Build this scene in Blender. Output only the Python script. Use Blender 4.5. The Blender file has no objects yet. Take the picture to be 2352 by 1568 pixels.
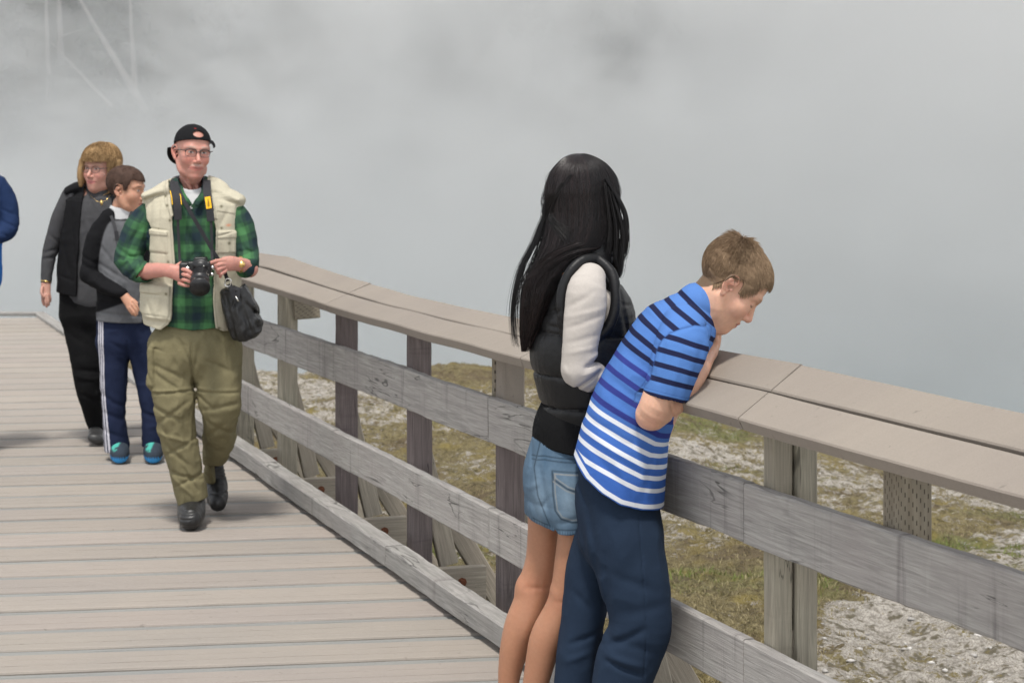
import bpy, math, random
import numpy as np
from mathutils import Vector, Matrix

random.seed(7)
RNG = np.random.default_rng(7)
SC = bpy.context.scene
COL = SC.collection
# ---- lens of the photograph: level camera at CAMZ above the deck, shifted lens
FL, CX, YH, CAMZ = 5000.0, 1176.0, 225.0, 1.95
f32 = np.float32


def P(x, y, Y):
    return np.array([(x - CX) / FL * Y, Y, CAMZ - (y - YH) / FL * Y], f32)


def PA(x, y, Y):
    Y = np.asarray(Y, float) + 0 * np.asarray(x)
    return np.stack([(x - CX) / FL * Y, Y, CAMZ - (y - YH) / FL * Y], -1)


def nrm(v):
    v = np.asarray(v, float)
    return v / max(np.linalg.norm(v), 1e-9)


# ------------------------------------------------------------------ objects
def link(o, parent=None):
    COL.objects.link(o)
    if parent is not None:
        o.parent = parent
    return o


def thing(name, label, cat, loc=(0, 0, 0), group=None):
    o = bpy.data.objects.new(name, None)
    o.empty_display_size = 0.1
    COL.objects.link(o)
    o.location = loc
    o['label'] = label
    o['category'] = cat
    if group:
        o['group'] = group
    return o


def tag(o, label=None, cat=None, group=None, kind=None):
    for k, v in (('label', label), ('category', cat), ('group', group), ('kind', kind)):
        if v:
            o[k] = v
    return o


def mesh_obj(name, V, Fc, mat=None, parent=None, smooth=True, cols=None, attrs=None, uvs=None):
    V = np.asarray(V, float)
    off = np.zeros(3)
    if parent is not None:
        off = np.array(parent.location)
    me = bpy.data.meshes.new(name)
    if isinstance(Fc, np.ndarray):
        n, k = Fc.shape
        me.vertices.add(len(V))
        me.vertices.foreach_set('co', (V - off).astype(f32).ravel())
        me.loops.add(n * k)
        me.loops.foreach_set('vertex_index', Fc.astype(np.int32).ravel())
        me.polygons.add(n)
        me.polygons.foreach_set('loop_start', (np.arange(n) * k).astype(np.int32))
        me.update(calc_edges=True)
        me.validate()
    else:
        me.from_pydata((V - off).tolist(), [], Fc)
        me.update()
    if smooth:
        me.polygons.foreach_set('use_smooth', np.ones(len(me.polygons), bool))
    if cols is not None and len(me.vertices) == len(cols):
        c = np.ones((len(cols), 4), f32)
        c[:, :3] = cols
        a = me.attributes.new('Col', 'FLOAT_COLOR', 'POINT')
        a.data.foreach_set('color', c.ravel())
    for k_, v_ in (attrs or {}).items():
        a = me.attributes.new(k_, 'FLOAT', 'POINT')
        a.data.foreach_set('value', np.asarray(v_, f32))
    if mat:
        me.materials.append(mat)
    o = bpy.data.objects.new(name, me)
    return link(o, parent)


# ------------------------------------------------------------------ noise
_NT = RNG.random((32, 32, 32)).astype(f32)


def vnoise(p):
    i = np.floor(p).astype(np.int32)
    t = p - i
    t = t * t * (3 - 2 * t)
    i0 = i & 31
    i1 = (i + 1) & 31
    x0, y0, z0 = i0.T
    x1, y1, z1 = i1.T
    tx, ty, tz = t.T
    a = _NT[x0, y0, z0] * (1 - tx) + _NT[x1, y0, z0] * tx
    b = _NT[x0, y1, z0] * (1 - tx) + _NT[x1, y1, z0] * tx
    c = _NT[x0, y0, z1] * (1 - tx) + _NT[x1, y0, z1] * tx
    d = _NT[x0, y1, z1] * (1 - tx) + _NT[x1, y1, z1] * tx
    return (a * (1 - ty) + b * ty) * (1 - tz) + (c * (1 - ty) + d * ty) * tz - 0.5


def fbm(p, o=3):
    s = 0
    a = 1.0
    p = np.asarray(p, f32)
    for k in range(o):
        s = s + a * vnoise(p + 17.3 * k)
        p = p * 2.03
        a *= 0.5
    return s


# ------------------------------------------------------------------ distance fields
def smin(a, b, k):
    h = np.clip(0.5 + 0.5 * (b - a) / k, 0, 1)
    return b + (a - b) * h - k * h * (1 - h)


def smax(a, b, k):
    return -smin(-a, -b, k)


def cr(pts, n):
    pts = np.asarray(pts, float)
    if len(pts) < 3 or n <= 1:
        return pts
    out = []
    for i in range(len(pts) - 1):
        p0 = pts[max(i - 1, 0)]
        p1, p2 = pts[i], pts[i + 1]
        p3 = pts[min(i + 2, len(pts) - 1)]
        for k in range(n):
            t = k / n
            out.append(0.5 * (2 * p1 + (p2 - p0) * t + (2 * p0 - 5 * p1 + 4 * p2 - p3) * t * t + (3 * p1 - p0 - 3 * p2 + p3) * t ** 3))
    out.append(pts[-1])
    return np.array(out)


def tube(pts, radii, n=3, depth=(0, 1, 0)):
    """swept elliptical tube; radii rows (across, deep)"""
    R = np.array([(r, r) if np.isscalar(r) else r for r in radii], float)
    A = cr(np.hstack([np.asarray(pts, float), R]), n)
    C, R = A[:, :3], A[:, 3:]
    segs = []
    for i in range(len(C) - 1):
        a, b = C[i], C[i + 1]
        L = np.linalg.norm(b - a)
        if L < 1e-7:
            continue
        t = (b - a) / L
        w = np.asarray(depth, float)
        u = np.cross(t, w)
        if np.linalg.norm(u) < 0.15:
            u = np.cross(t, (1, 0, 0))
        u = nrm(u)
        w = np.cross(u, t)
        segs.append((a.astype(f32), t.astype(f32), f32(L), u.astype(f32), w.astype(f32), R[i].astype(f32), R[i + 1].astype(f32)))

    rm = R.max(1)[:, None]
    blo, bhi = (C - rm).min(0).astype(f32), (C + rm).max(0).astype(f32)

    SA = np.stack([g[0] for g in segs])
    ST = np.stack([g[1] for g in segs])
    SL = np.array([g[2] for g in segs], f32)
    SU = np.stack([g[3] for g in segs])
    SW = np.stack([g[4] for g in segs])
    R0 = np.stack([g[5] for g in segs])
    R1 = np.stack([g[6] for g in segs])

    def core(p):
        best = np.full(len(p), 1e9, f32)
        bi = np.zeros(len(p), np.int32)
        bh = np.zeros(len(p), f32)
        for k in range(len(segs)):
            q = p - SA[k]
            h = np.clip(q @ ST[k] / SL[k], 0, 1)
            q = q - (h * SL[k])[:, None] * ST[k]
            dd = np.einsum('ij,ij->i', q, q)
            m = dd < best
            best[m] = dd[m]
            bi[m] = k
            bh[m] = h[m]
        T_ = ST[bi]
        q = p - SA[bi] - (bh * SL[bi])[:, None] * T_
        r = R0[bi] + (R1[bi] - R0[bi]) * bh[:, None]
        ru, rw = r[:, 0], r[:, 1]
        m = np.minimum(ru, rw)
        qu, qw, qt = np.einsum('ij,ij->i', q, SU[bi]), np.einsum('ij,ij->i', q, SW[bi]), np.einsum('ij,ij->i', q, T_)
        eu, ew, et = qu / ru, qw / rw, qt / m
        k0 = np.sqrt(eu * eu + ew * ew + et * et) + 1e-9
        k1 = np.sqrt((eu / ru) ** 2 + (ew / rw) ** 2 + (et / m) ** 2) + 1e-9
        return np.where(k0 < 0.2, (k0 - 1) * m, k0 * (k0 - 1) / k1)
    return culled(core, blo, bhi)


def culled(core, blo, bhi, marg=0.055):
    """evaluate core only near its own box; further off the distance to that box is enough"""
    def f(p):
        q = np.maximum(np.maximum(blo - p, p - bhi), 0)
        d = np.sqrt(np.einsum('ij,ij->i', q, q))
        m = d < marg
        if m.all():
            return core(p)
        if m.any():
            d[m] = core(p[m])
        return d
    return f


def ell(c, r, M=None):
    """ellipsoid; M columns are its axes"""
    c = np.asarray(c, f32)
    r = np.asarray([r] * 3 if np.isscalar(r) else r, f32)
    M = None if M is None else np.asarray(M, f32)

    def core(p):
        q = p - c
        if M is not None:
            q = q @ M
        a_ = q / r
        b_ = a_ / r
        k0 = np.sqrt(np.einsum('ij,ij->i', a_, a_)) + 1e-9
        k1 = np.sqrt(np.einsum('ij,ij->i', b_, b_)) + 1e-9
        return np.where(k0 < 0.2, (k0 - 1) * r.min(), k0 * (k0 - 1) / k1)
    rr = r.max()
    return culled(core, c - rr, c + rr)


def box(c, r, M=None, rad=0.0):
    c = np.asarray(c, f32)
    r = np.asarray(r, f32) - f32(rad)
    M = None if M is None else np.asarray(M, f32)

    def f(p):
        q = p - c
        if M is not None:
            q = q @ M
        q = np.abs(q) - r
        return np.linalg.norm(np.maximum(q, 0), axis=1) + np.minimum(q.max(1), 0) - rad
    return f


def U(k, *fs):
    def f(p):
        d = fs[0](p)
        for g in fs[1:]:
            d = smin(d, g(p), k)
        return d
    return f


def SUB(k, a, *bs):
    def f(p):
        d = a(p)
        for b in bs:
            d = smax(d, -b(p), k)
        return d
    return f


def INT(k, a, b):
    return lambda p: smax(a(p), b(p), k)


def poly2(poly, q):
    poly = np.asarray(poly, f32)
    d = np.full(len(q), 1e9, f32)
    s = np.ones(len(q), f32)
    n = len(poly)
    for i in range(n):
        a, b = poly[i], poly[i - 1]
        e = b - a
        w = q - a
        h = np.clip((w @ e) / max(e @ e, 1e-12), 0, 1)
        c = w - h[:, None] * e
        d = np.minimum(d, (c * c).sum(1))
        c1 = q[:, 1] >= a[1]
        c2 = q[:, 1] < b[1]
        c3 = e[0] * w[:, 1] > e[1] * w[:, 0]
        s = np.where((c1 & c2 & c3) | (~c1 & ~c2 & ~c3), -s, s)
    return s * np.sqrt(d)


def surface_nets(V, lo, h):
    nx, ny, nz = V.shape
    S = V < 0
    cnt = np.zeros((nx - 1, ny - 1, nz - 1), np.int8)
    for a in (0, 1):
        for b in (0, 1):
            for c in (0, 1):
                cnt += S[a:nx - 1 + a, b:ny - 1 + b, c:nz - 1 + c]
    act = (cnt > 0) & (cnt < 8)
    I = np.argwhere(act)
    if len(I) == 0:
        return np.zeros((0, 3)), np.zeros((0, 4), int)
    idx = np.full(act.shape, -1, np.int32)
    idx[tuple(I.T)] = np.arange(len(I))
    acc = np.zeros((len(I), 3), f32)
    num = np.zeros(len(I), f32)
    cor = [(a, b, c) for a in (0, 1) for b in (0, 1) for c in (0, 1)]
    vals = {c: V[I[:, 0] + c[0], I[:, 1] + c[1], I[:, 2] + c[2]] for c in cor}
    for c in cor:
        for ax in range(3):
            if c[ax] == 0:
                e = list(c)
                e[ax] = 1
                v0, v1 = vals[c], vals[tuple(e)]
                m = (v0 < 0) != (v1 < 0)
                t = np.where(m, v0 / np.where(m, v0 - v1, 1), 0)
                pt = np.tile(np.array(c, f32), (len(I), 1))
                pt[:, ax] = t
                acc += pt * m[:, None]
                num += m
    verts = (I + acc / num[:, None]) * h + np.asarray(lo)
    quads = []
    for ax in range(3):
        o1, o2 = [(1, 2), (2, 0), (0, 1)][ax]
        sl0 = [slice(1, -1)] * 3
        sl1 = [slice(1, -1)] * 3
        sl0[ax] = slice(0, -1)
        sl1[ax] = slice(1, None)
        a_, b_ = S[tuple(sl0)], S[tuple(sl1)]
        E = np.argwhere(a_ != b_)
        if len(E) == 0:
            continue
        ins = a_[tuple(E.T)]
        off = np.ones(3, int)
        off[ax] = 0
        E = E + off
        def cell(d1, d2):
            q = E.copy()
            q[:, o1] -= d1
            q[:, o2] -= d2
            return idx[tuple(q.T)]
        q = np.stack([cell(1, 1), cell(0, 1), cell(0, 0), cell(1, 0)], 1)
        q[~ins] = q[~ins][:, ::-1]
        quads.append(q)
    return verts, np.concatenate(quads)


def sdf_mesh(f, lo, hi, h):
    lo = np.asarray(lo, float) - 2 * h
    hi = np.asarray(hi, float) + 2 * h
    B, C = 16, 4
    nb = np.ceil((hi - lo) / (h * B)).astype(int)
    g = np.stack(np.meshgrid(*[np.arange(n) for n in nb], indexing='ij'), -1).reshape(-1, 3)
    dc = f((lo + (g * B + B / 2 - 0.5) * h).astype(f32))
    V = np.repeat(np.repeat(np.repeat(np.where(dc < 0, -1, 1).astype(f32).reshape(nb), B, 0), B, 1), B, 2)
    kb = g[np.abs(dc) < B * h * 0.87 * 1.2 + 0.008]
    l4 = np.stack(np.meshgrid(*[np.arange(B // C)] * 3, indexing='ij'), -1).reshape(-1, 3)
    g4 = (kb[:, None, :] * (B // C) + l4[None]).reshape(-1, 3)
    d4 = np.concatenate([f((lo + (c * C + C / 2 - 0.5) * h).astype(f32)) for c in np.array_split(g4, max(1, len(g4) // 150000))])
    lc = np.stack(np.meshgrid(*[np.arange(C)] * 3, indexing='ij'), -1).reshape(-1, 3)
    sg = np.where(d4 < 0, -1, 1).astype(f32)
    ii = (g4[:, None, :] * C + lc[None]).reshape(-1, 3)
    V[tuple(ii.T)] = np.repeat(sg, C ** 3)
    k4 = g4[np.abs(d4) < C * h * 0.87 * 1.25 + 0.007]
    for ch in np.array_split(k4, max(1, len(k4) // 4000)):
        if len(ch) == 0:
            continue
        ii = (ch[:, None, :] * C + lc[None]).reshape(-1, 3)
        V[tuple(ii.T)] = f((lo + ii * h).astype(f32))
    V[0], V[-1] = 1, 1
    V[:, 0], V[:, -1] = 1, 1
    V[:, :, 0], V[:, :, -1] = 1, 1
    return surface_nets(V, lo, h)


def grad(f, p, e=0.001):
    p = np.asarray(p, f32)
    g = np.stack([f(p + np.eye(3, dtype=f32)[i] * e) - f(p - np.eye(3, dtype=f32)[i] * e) for i in range(3)], 1)
    return g / (np.linalg.norm(g, axis=1, keepdims=True) + 1e-9)


def sdf_obj(name, f, lo, hi, h, mat, parent=None, colf=None, attrf=None):
    lo, hi = np.minimum(lo, hi), np.maximum(lo, hi)
    V, Q = sdf_mesh(f, lo, hi, h)
    Vf = V.astype(f32)
    cols = colf(Vf) if colf else None
    attrs = {k: g(Vf) for k, g in (attrf or {}).items()}
    return mesh_obj(name, V, Q, mat, parent, True, cols, attrs)


class Fig:
    """a figure standing at distance Y; points by pixel of the 2352-wide photo and depth offset in metres"""
    def __init__(s, Y):
        s.Y = Y

    def p(s, x, y, dy=0.0):
        return P(x, y, s.Y + dy)

    def r(s, px):
        return px / FL * s.Y

    def T(s, rows, n=3):
        """rows (x, y, dy, half-width px[, half-depth m])"""
        return tube([s.p(*r[:3]) for r in rows], [(s.r(r[3]), r[4] if len(r) > 4 else s.r(r[3])) for r in rows], n)

    def E(s, x, y, dy, rx, ry, rz=None, ang=0):
        """ellipsoid: px radii across and up, metres deep; ang turns it in the picture plane (degrees, clockwise)"""
        a = math.radians(ang)
        M = np.array([[math.cos(a), 0, math.sin(a)], [0, 1, 0], [-math.sin(a), 0, math.cos(a)]]).astype(f32)
        return ell(s.p(x, y, dy), (s.r(rx), rz if rz else s.r(min(rx, ry)), s.r(ry)), M)

    def px(s, p):
        return np.stack([p[:, 0] / p[:, 1] * FL + CX, YH + (CAMZ - p[:, 2]) / p[:, 1] * FL], 1)

    def lx(s, p):
        """pixel-like coordinates at the figure's own distance (no perspective)"""
        return np.stack([p[:, 0] / s.Y * FL + CX, YH + (CAMZ - p[:, 2]) / s.Y * FL], 1)

    def prism(s, poly, d0=-9, d1=9):
        def f(p):
            d = poly2(poly, s.lx(p)) * (s.Y / FL)
            return np.maximum(d, np.maximum(s.Y + d0 - p[:, 1], p[:, 1] - s.Y - d1))
        return f

    def box(s, x0, y0, x1, y1, d0, d1):
        return s.p(x0, y1, 0) * [1, 0, 1] + [0, s.Y + d0, 0], s.p(x1, y0, 0) * [1, 0, 1] + [0, s.Y + d1, 0]

    def folds(s, f, rows, dflat=0.25):
        """rows (x0,y0,x1,y1,width px,amp m): + is a groove, - a ridge"""
        segs = [(np.array([r[0], r[1]], f32), np.array([r[2], r[3]], f32), r[4], r[5]) for r in rows]

        def g(p):
            d = f(p)
            nz = np.abs(d) < 0.03
            if not nz.any():
                return d
            q = s.lx(p[nz])
            dn = d[nz]
            for a, b, w, amp in segs:
                lo_, hi_ = np.minimum(a, b) - 2.5 * w, np.maximum(a, b) + 2.5 * w
                m = ((q > lo_) & (q < hi_)).all(1)
                if not m.any():
                    continue
                qm = q[m]
                e = b - a
                v = qm - a
                h = np.clip((v @ e) / (e @ e), 0, 1)
                dd = ((v - h[:, None] * e) ** 2).sum(1)
                fade = np.sin(np.clip(h * 0.9 + 0.05, 0, 1) * np.pi) ** 0.5
                dn[m] += amp * fade * np.exp(-dd / (w * w))
            d[nz] = dn
            return d
        return g


def emboss(G, f, polys, near=0.0):
    """raise (or sink) flat patches: rows (polygon px, height m, softness px)"""
    def g(p):
        d = f(p)
        m = (np.abs(d) < 0.04) & (p[:, 1] < G.Y + near)
        if m.any():
            q = G.lx(p[m])
            for poly, hgt, soft in polys:
                e = np.clip(0.5 - poly2(poly, q) / soft, 0, 1)
                d[m] -= hgt * e * e * (3 - 2 * e)
        return d
    return g


def rough(f, amp, freq, st=(1, 1, 1), o=2):
    st = np.asarray(st, f32) * f32(freq)

    def g(p):
        d = f(p)
        m = np.abs(d) < 0.03
        if m.any():
            q = p[m] * st
            w = fbm(q * 1.7 + 31, 2)
            d[m] += amp * (0.55 * fbm(q, o) + 0.75 * (np.abs(w) - 0.16))      # soft swells and sharper creases
        return d
    return g


# ------------------------------------------------------------------ plain meshes
class MB:
    def __init__(s):
        s.V, s.F, s.C = [], [], []

    def add(s, V, Fc, c=None):
        o = len(s.V)
        s.V += [tuple(map(float, v)) for v in V]
        s.F += [tuple(i + o for i in fc) for fc in Fc]
        s.C += [c or (0.5, 0.5, 0.5)] * len(V)

    def box(s, lo, hi, c=None):
        (x0, y0, z0), (x1, y1, z1) = lo, hi
        s.add([(x0, y0, z0), (x1, y0, z0), (x1, y1, z0), (x0, y1, z0), (x0, y0, z1), (x1, y0, z1), (x1, y1, z1), (x0, y1, z1)],
              [(0, 3, 2, 1), (4, 5, 6, 7), (0, 1, 5, 4), (1, 2, 6, 5), (2, 3, 7, 6), (3, 0, 4, 7)], c)

    def tube(s, pts, r, n=8, closed=False, c=None, flat=1.0, up=(0, 0, 1)):
        pts = np.asarray(pts, float)
        m = len(pts)
        r = [r] * m if np.isscalar(r) else r
        V, Fc = [], []
        for i in range(m):
            a = pts[(i - 1) % m] if closed or i > 0 else pts[i]
            b = pts[(i + 1) % m] if closed or i < m - 1 else pts[i]
            t = nrm(b - a)
            u = np.cross(t, up)
            if np.linalg.norm(u) < 1e-3:
                u = np.cross(t, (1, 0, 0))
            u = nrm(u)
            w = np.cross(u, t)
            for k in range(n):
                g = 2 * math.pi * k / n
                V.append(pts[i] + r[i] * (u * math.cos(g) + w * math.sin(g) * flat))
        for i in range(m if closed else m - 1):
            for k in range(n):
                Fc.append((i * n + k, i * n + (k + 1) % n, ((i + 1) % m) * n + (k + 1) % n, ((i + 1) % m) * n + k))
        if not closed:
            Fc.append(tuple(range(n))[::-1])
            Fc.append(tuple((m - 1) * n + k for k in range(n)))
        s.add(V, Fc, c)

    def ribbon(s, pts, wdir, half, thick, c=None):
        """flat strap along pts; wdir per point (or one) its width direction"""
        pts = np.asarray(pts, float)
        m = len(pts)
        V, Fc = [], []
        for i in range(m):
            t = nrm(pts[min(i + 1, m - 1)] - pts[max(i - 1, 0)])
            w = np.asarray(wdir[i] if np.ndim(wdir) == 2 else wdir, float)
            w = nrm(w - t * (w @ t))
            n_ = np.cross(t, w)
            hw = half[i] if not np.isscalar(half) else half
            for a, b in ((-1, -1), (1, -1), (1, 1), (-1, 1)):
                V.append(pts[i] + w * hw * a + n_ * thick * b)
        for i in range(m - 1):
            for k in range(4):
                Fc.append((i * 4 + k, i * 4 + (k + 1) % 4, (i + 1) * 4 + (k + 1) % 4, (i + 1) * 4 + k))
        Fc += [(3, 2, 1, 0), tuple((m - 1) * 4 + k for k in range(4))]
        s.add(V, Fc, c)

    def build(s, name, mat, parent=None, smooth=False, cols=False):
        return mesh_obj(name, np.array(s.V), s.F, mat, parent, smooth, np.array(s.C) if cols else None)


def strands(name, paths, w0, w1, mat, parent, cols):
    """paths (n,m,3): every hair a thin three-sided tube"""
    paths = np.asarray(paths, f32)
    n, m, _ = paths.shape
    t = np.gradient(paths, axis=1)
    t /= np.linalg.norm(t, axis=2, keepdims=True) + 1e-9
    ref = np.array([0.31, 0.9, 0.3], f32)
    u = np.cross(t, ref)
    u /= np.linalg.norm(u, axis=2, keepdims=True) + 1e-9
    w = np.cross(u, t)
    rad = (w0 + (w1 - w0) * np.linspace(0, 1, m) ** 2)[None, :, None]
    ring = [paths + rad * (u * math.cos(a) + w * math.sin(a)) for a in (0, 2.094, 4.189)]
    V = np.stack(ring, 2).reshape(-1, 3)
    base = (np.arange(n) * m * 3)[:, None, None]
    i = (np.arange(m - 1) * 3)[None, :, None]
    k = np.arange(3)[None, None, :]
    a = base + i + k
    b = base + i + (k + 1) % 3
    Q = np.stack([a, b, b + 3, a + 3], -1).reshape(-1, 4)
    C = np.repeat(cols, m * 3, axis=0)
    return mesh_obj(name, V, Q, mat, parent, True, C)
# ------------------------------------------------------------------ materials
class NT:
    def __init__(s, name):
        s.m = bpy.data.materials.new(name)
        s.m.use_nodes = True
        s.t = s.m.node_tree
        s.t.nodes.clear()
        s.out = s.n('ShaderNodeOutputMaterial')

    def n(s, typ, **kw):
        nd = s.t.nodes.new(typ)
        for k, v in kw.items():
            if k.startswith('i_'):
                key = k[2:].replace('_', ' ')
                nd.inputs[int(key) if key.isdigit() else key].default_value = v
            else:
                setattr(nd, k, v)
        return nd

    def l(s, a, b):
        s.t.links.new(a, b)

    def coord(s, scale=(1, 1, 1), src='Object', rot=(0, 0, 0)):
        tc = s.n('ShaderNodeTexCoord')
        mp = s.n('ShaderNodeMapping')
        mp.inputs['Scale'].default_value = scale
        mp.inputs['Rotation'].default_value = rot
        s.l(tc.outputs[src], mp.inputs[0])
        return mp.outputs[0]

    def noise(s, co, scale, detail=4, rough=0.55, dist=0.0):
        nd = s.n('ShaderNodeTexNoise', i_Scale=scale, i_Detail=detail, i_Roughness=rough, i_Distortion=dist)
        s.l(co, nd.inputs['Vector'])
        return nd.outputs[0]

    def ramp(s, fac, stops, interp='LINEAR'):
        r = s.n('ShaderNodeValToRGB')
        r.color_ramp.interpolation = interp
        el = r.color_ramp.elements
        while len(el) < len(stops):
            el.new(0.5)
        for e, (pos, c) in zip(el, stops):
            e.position = pos
            e.color = (*(c if np.ndim(c) else (c, c, c)), 1)
        s.l(fac, r.inputs[0])
        return r.outputs[0]

    def mix(s, fac, a, b, mode='MIX'):
        m = s.n('ShaderNodeMix', data_type='RGBA', blend_type=mode)
        for sock, v in ((m.inputs[0], fac), (m.inputs[6], a), (m.inputs[7], b)):
            if hasattr(v, 'is_linked') or isinstance(v, bpy.types.NodeSocket):
                s.l(v, sock)
            elif np.ndim(v):
                sock.default_value = (*v, 1)
            else:
                sock.default_value = v
        return m.outputs[2]

    def math(s, op, a, b=0.0, clamp=False):
        m = s.n('ShaderNodeMath', operation=op, use_clamp=clamp)
        for sock, v in ((m.inputs[0], a), (m.inputs[1], b)):
            if isinstance(v, bpy.types.NodeSocket):
                s.l(v, sock)
            else:
                sock.default_value = v
        return m.outputs[0]

    def attr(s, name, out=0):
        return s.n('ShaderNodeAttribute', attribute_name=name).outputs[out]

    def bump(s, h, strength=0.3, dist=0.01, prev=None):
        b = s.n('ShaderNodeBump', i_Strength=strength, i_Distance=dist)
        s.l(h, b.inputs['Height'])
        if prev is not None:
            s.l(prev, b.inputs['Normal'])
        return b.outputs[0]

    def bsdf(s, col, rough=0.7, spec=0.3, normal=None, **kw):
        b = s.n('ShaderNodeBsdfPrincipled')
        if isinstance(col, bpy.types.NodeSocket):
            s.l(col, b.inputs['Base Color'])
        else:
            b.inputs['Base Color'].default_value = (*col, 1)
        if isinstance(rough, bpy.types.NodeSocket):
            s.l(rough, b.inputs['Roughness'])
        else:
            b.inputs['Roughness'].default_value = rough
        b.inputs['Specular IOR Level'].default_value = spec
        if normal is not None:
            s.l(normal, b.inputs['Normal'])
        for k, v in kw.items():
            b.inputs[k.replace('_', ' ')].default_value = v
        s.l(b.outputs[0], s.out.inputs['Surface'])
        return s.m


def lin(*c):
    """sRGB 0..255 to linear"""
    o = []
    for v in c:
        v /= 255.0
        o.append(v / 12.92 if v <= 0.04045 else ((v + 0.055) / 1.055) ** 2.4)
    return tuple(o)


def m_attr(name, rough=0.8, spec=0.2, bumps=((900, 0.15, 0.002),), var=0.12, vscale=60, sheen=0.0, sss=0.0, weave=None):
    """colour from the mesh's own colour attribute, broken up by fine noise"""
    n = NT(name)
    co = n.coord()
    c = n.attr('Col')
    v = n.ramp(n.noise(co, vscale, 5, 0.65), [(0.25, 1 - var), (0.75, 1 + var)])
    c = n.mix(1.0, c, v, 'MULTIPLY')
    nr = None
    for sc_, st, di in bumps:
        nr = n.bump(n.noise(co, sc_, 3, 0.6), st, di, nr)
    kw = {}
    if sheen:
        kw['Sheen_Weight'] = sheen
    if sss:
        kw['Subsurface_Weight'] = sss
        kw['Subsurface_Scale'] = 0.008
    m = n.bsdf(c, rough, spec, nr, **kw)
    return m


def m_plain(name, col, rough=0.6, spec=0.3, var=0.1, vscale=40, bump=0.1, metallic=0.0):
    n = NT(name)
    co = n.coord()
    c = n.mix(1.0, n.ramp(n.noise(co, vscale), [(0.3, 1 - var), (0.7, 1 + var)]), col, 'MULTIPLY')
    nr = n.bump(n.noise(co, vscale * 8, 3), bump, 0.002)
    return n.bsdf(c, rough, spec, nr, Metallic=metallic)


MAT = {}


def m_wood(name, base, streak, top=None, streaks=1.0, grain=1.0, crack=1.0):
    """weathered timber: long grain in local x, dark run-off streaks in z, checks"""
    n = NT(name)
    oi = n.n('ShaderNodeObjectInfo')
    tc = n.n('ShaderNodeTexCoord')
    ad = n.n('ShaderNodeVectorMath', operation='ADD')
    sc = n.n('ShaderNodeVectorMath', operation='SCALE')
    n.l(tc.outputs['Object'], ad.inputs[0])
    cmb = n.n('ShaderNodeCombineXYZ')
    n.l(oi.outputs['Random'], cmb.inputs[0])
    n.l(oi.outputs['Random'], cmb.inputs[1])
    n.l(oi.outputs['Random'], cmb.inputs[2])
    n.l(cmb.outputs[0], sc.inputs[0])
    sc.inputs['Scale'].default_value = 23.0
    n.l(sc.outputs[0], ad.inputs[1])

    def mp(s_):
        m = n.n('ShaderNodeMapping')
        m.inputs['Scale'].default_value = s_
        n.l(ad.outputs[0], m.inputs[0])
        return m.outputs[0]
    g1 = n.noise(mp((2.2, 30, 55)), 1.6, 6, 0.6, 1.2)
    g2 = n.noise(mp((9, 90, 260)), 1.0, 4, 0.6, 0.4)
    blot = n.noise(mp((3, 6, 5)), 1.0, 3)
    col = n.mix(n.ramp(g1, [(0.35, 0.0), (0.68, 1.0)]), tuple(x * (1 - 0.30 * grain) for x in base), tuple(min(1, x * (1 + 0.16 * grain)) for x in base))
    col = n.mix(n.ramp(g2, [(0.45, 0.0), (0.62, 0.22 * grain)]), col, tuple(x * 0.45 for x in base))
    col = n.mix(n.ramp(blot, [(0.35, 0.0), (0.75, 0.4)]), col, tuple(x * y for x, y in zip(base, (0.86, 0.8, 0.82))))
    if streaks:
        s1 = n.noise(mp((19, 3, 1.1)), 1.0, 5, 0.7, 0.5)
        s2 = n.noise(mp((7, 2, 0.8)), 1.0, 2)
        sm = n.math('MULTIPLY', n.ramp(s1, [(0.5, 0.0), (0.66, 1.0)]), n.ramp(s2, [(0.48, 0.0), (0.66, 1.0)]))
        col = n.mix(n.math('MULTIPLY', sm, 0.75 * streaks), col, streak)
        s3 = n.noise(mp((30, 4, 4)), 1.0, 3, 0.6, 0.8)
        col = n.mix(n.ramp(s3, [(0.64, 0.0), (0.75, 0.2 * streaks)]), col, tuple(min(1, x * 1.5) for x in base))
    h = n.math('ADD', g1, n.math('MULTIPLY', g2, 0.6))
    if crack:
        v = n.noise(mp((0.55, 3, 7)), 1.0, 4, 0.62, 0.9)
        ck = n.ramp(n.math('ABSOLUTE', n.math('SUBTRACT', v, 0.52)), [(0.0, 1.0), (0.002, 1.0), (0.007, 0.0)])
        ck = n.math('MULTIPLY', ck, n.ramp(n.noise(mp((2, 3, 3)), 1.0, 1), [(0.50, 0.0), (0.60, 0.85 * crack)]))
        col = n.mix(ck, col, tuple(x * 0.16 for x in base))
        h = n.math('SUBTRACT', h, ck)
    nr = n.bump(h, 0.45, 0.004)
    return n.bsdf(col, 0.85, 0.2, nr)


def m_composite(name, base, base2):
    """moulded plastic-wood boards, per board tint from Col"""
    n = NT(name)
    co = n.coord()
    st = n.coord((1, 1, 1))
    b1 = n.noise(co, 1.3, 4, 0.6)
    fine = n.noise(co, 260, 3, 0.7)
    mid = n.noise(n.coord((6, 40, 6)), 1.0, 4, 0.6)
    col = n.mix(n.ramp(b1, [(0.35, 0.0), (0.7, 1.0)]), base, base2)
    col = n.mix(1.0, col, n.ramp(fine, [(0.3, 0.9), (0.7, 1.08)]), 'MULTIPLY')
    col = n.mix(1.0, col, n.ramp(mid, [(0.3, 0.975), (0.7, 1.02)]), 'MULTIPLY')
    col = n.mix(1.0, col, n.attr('Col'), 'MULTIPLY')
    sp = n.noise(co, 34, 2, 0.5)
    col = n.mix(n.ramp(sp, [(0.70, 0.0), (0.76, 0.5)]), col, tuple(x * 0.4 for x in base))
    nr = n.bump(fine, 0.25, 0.002)
    return n.bsdf(col, 0.72, 0.25, nr)


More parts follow.
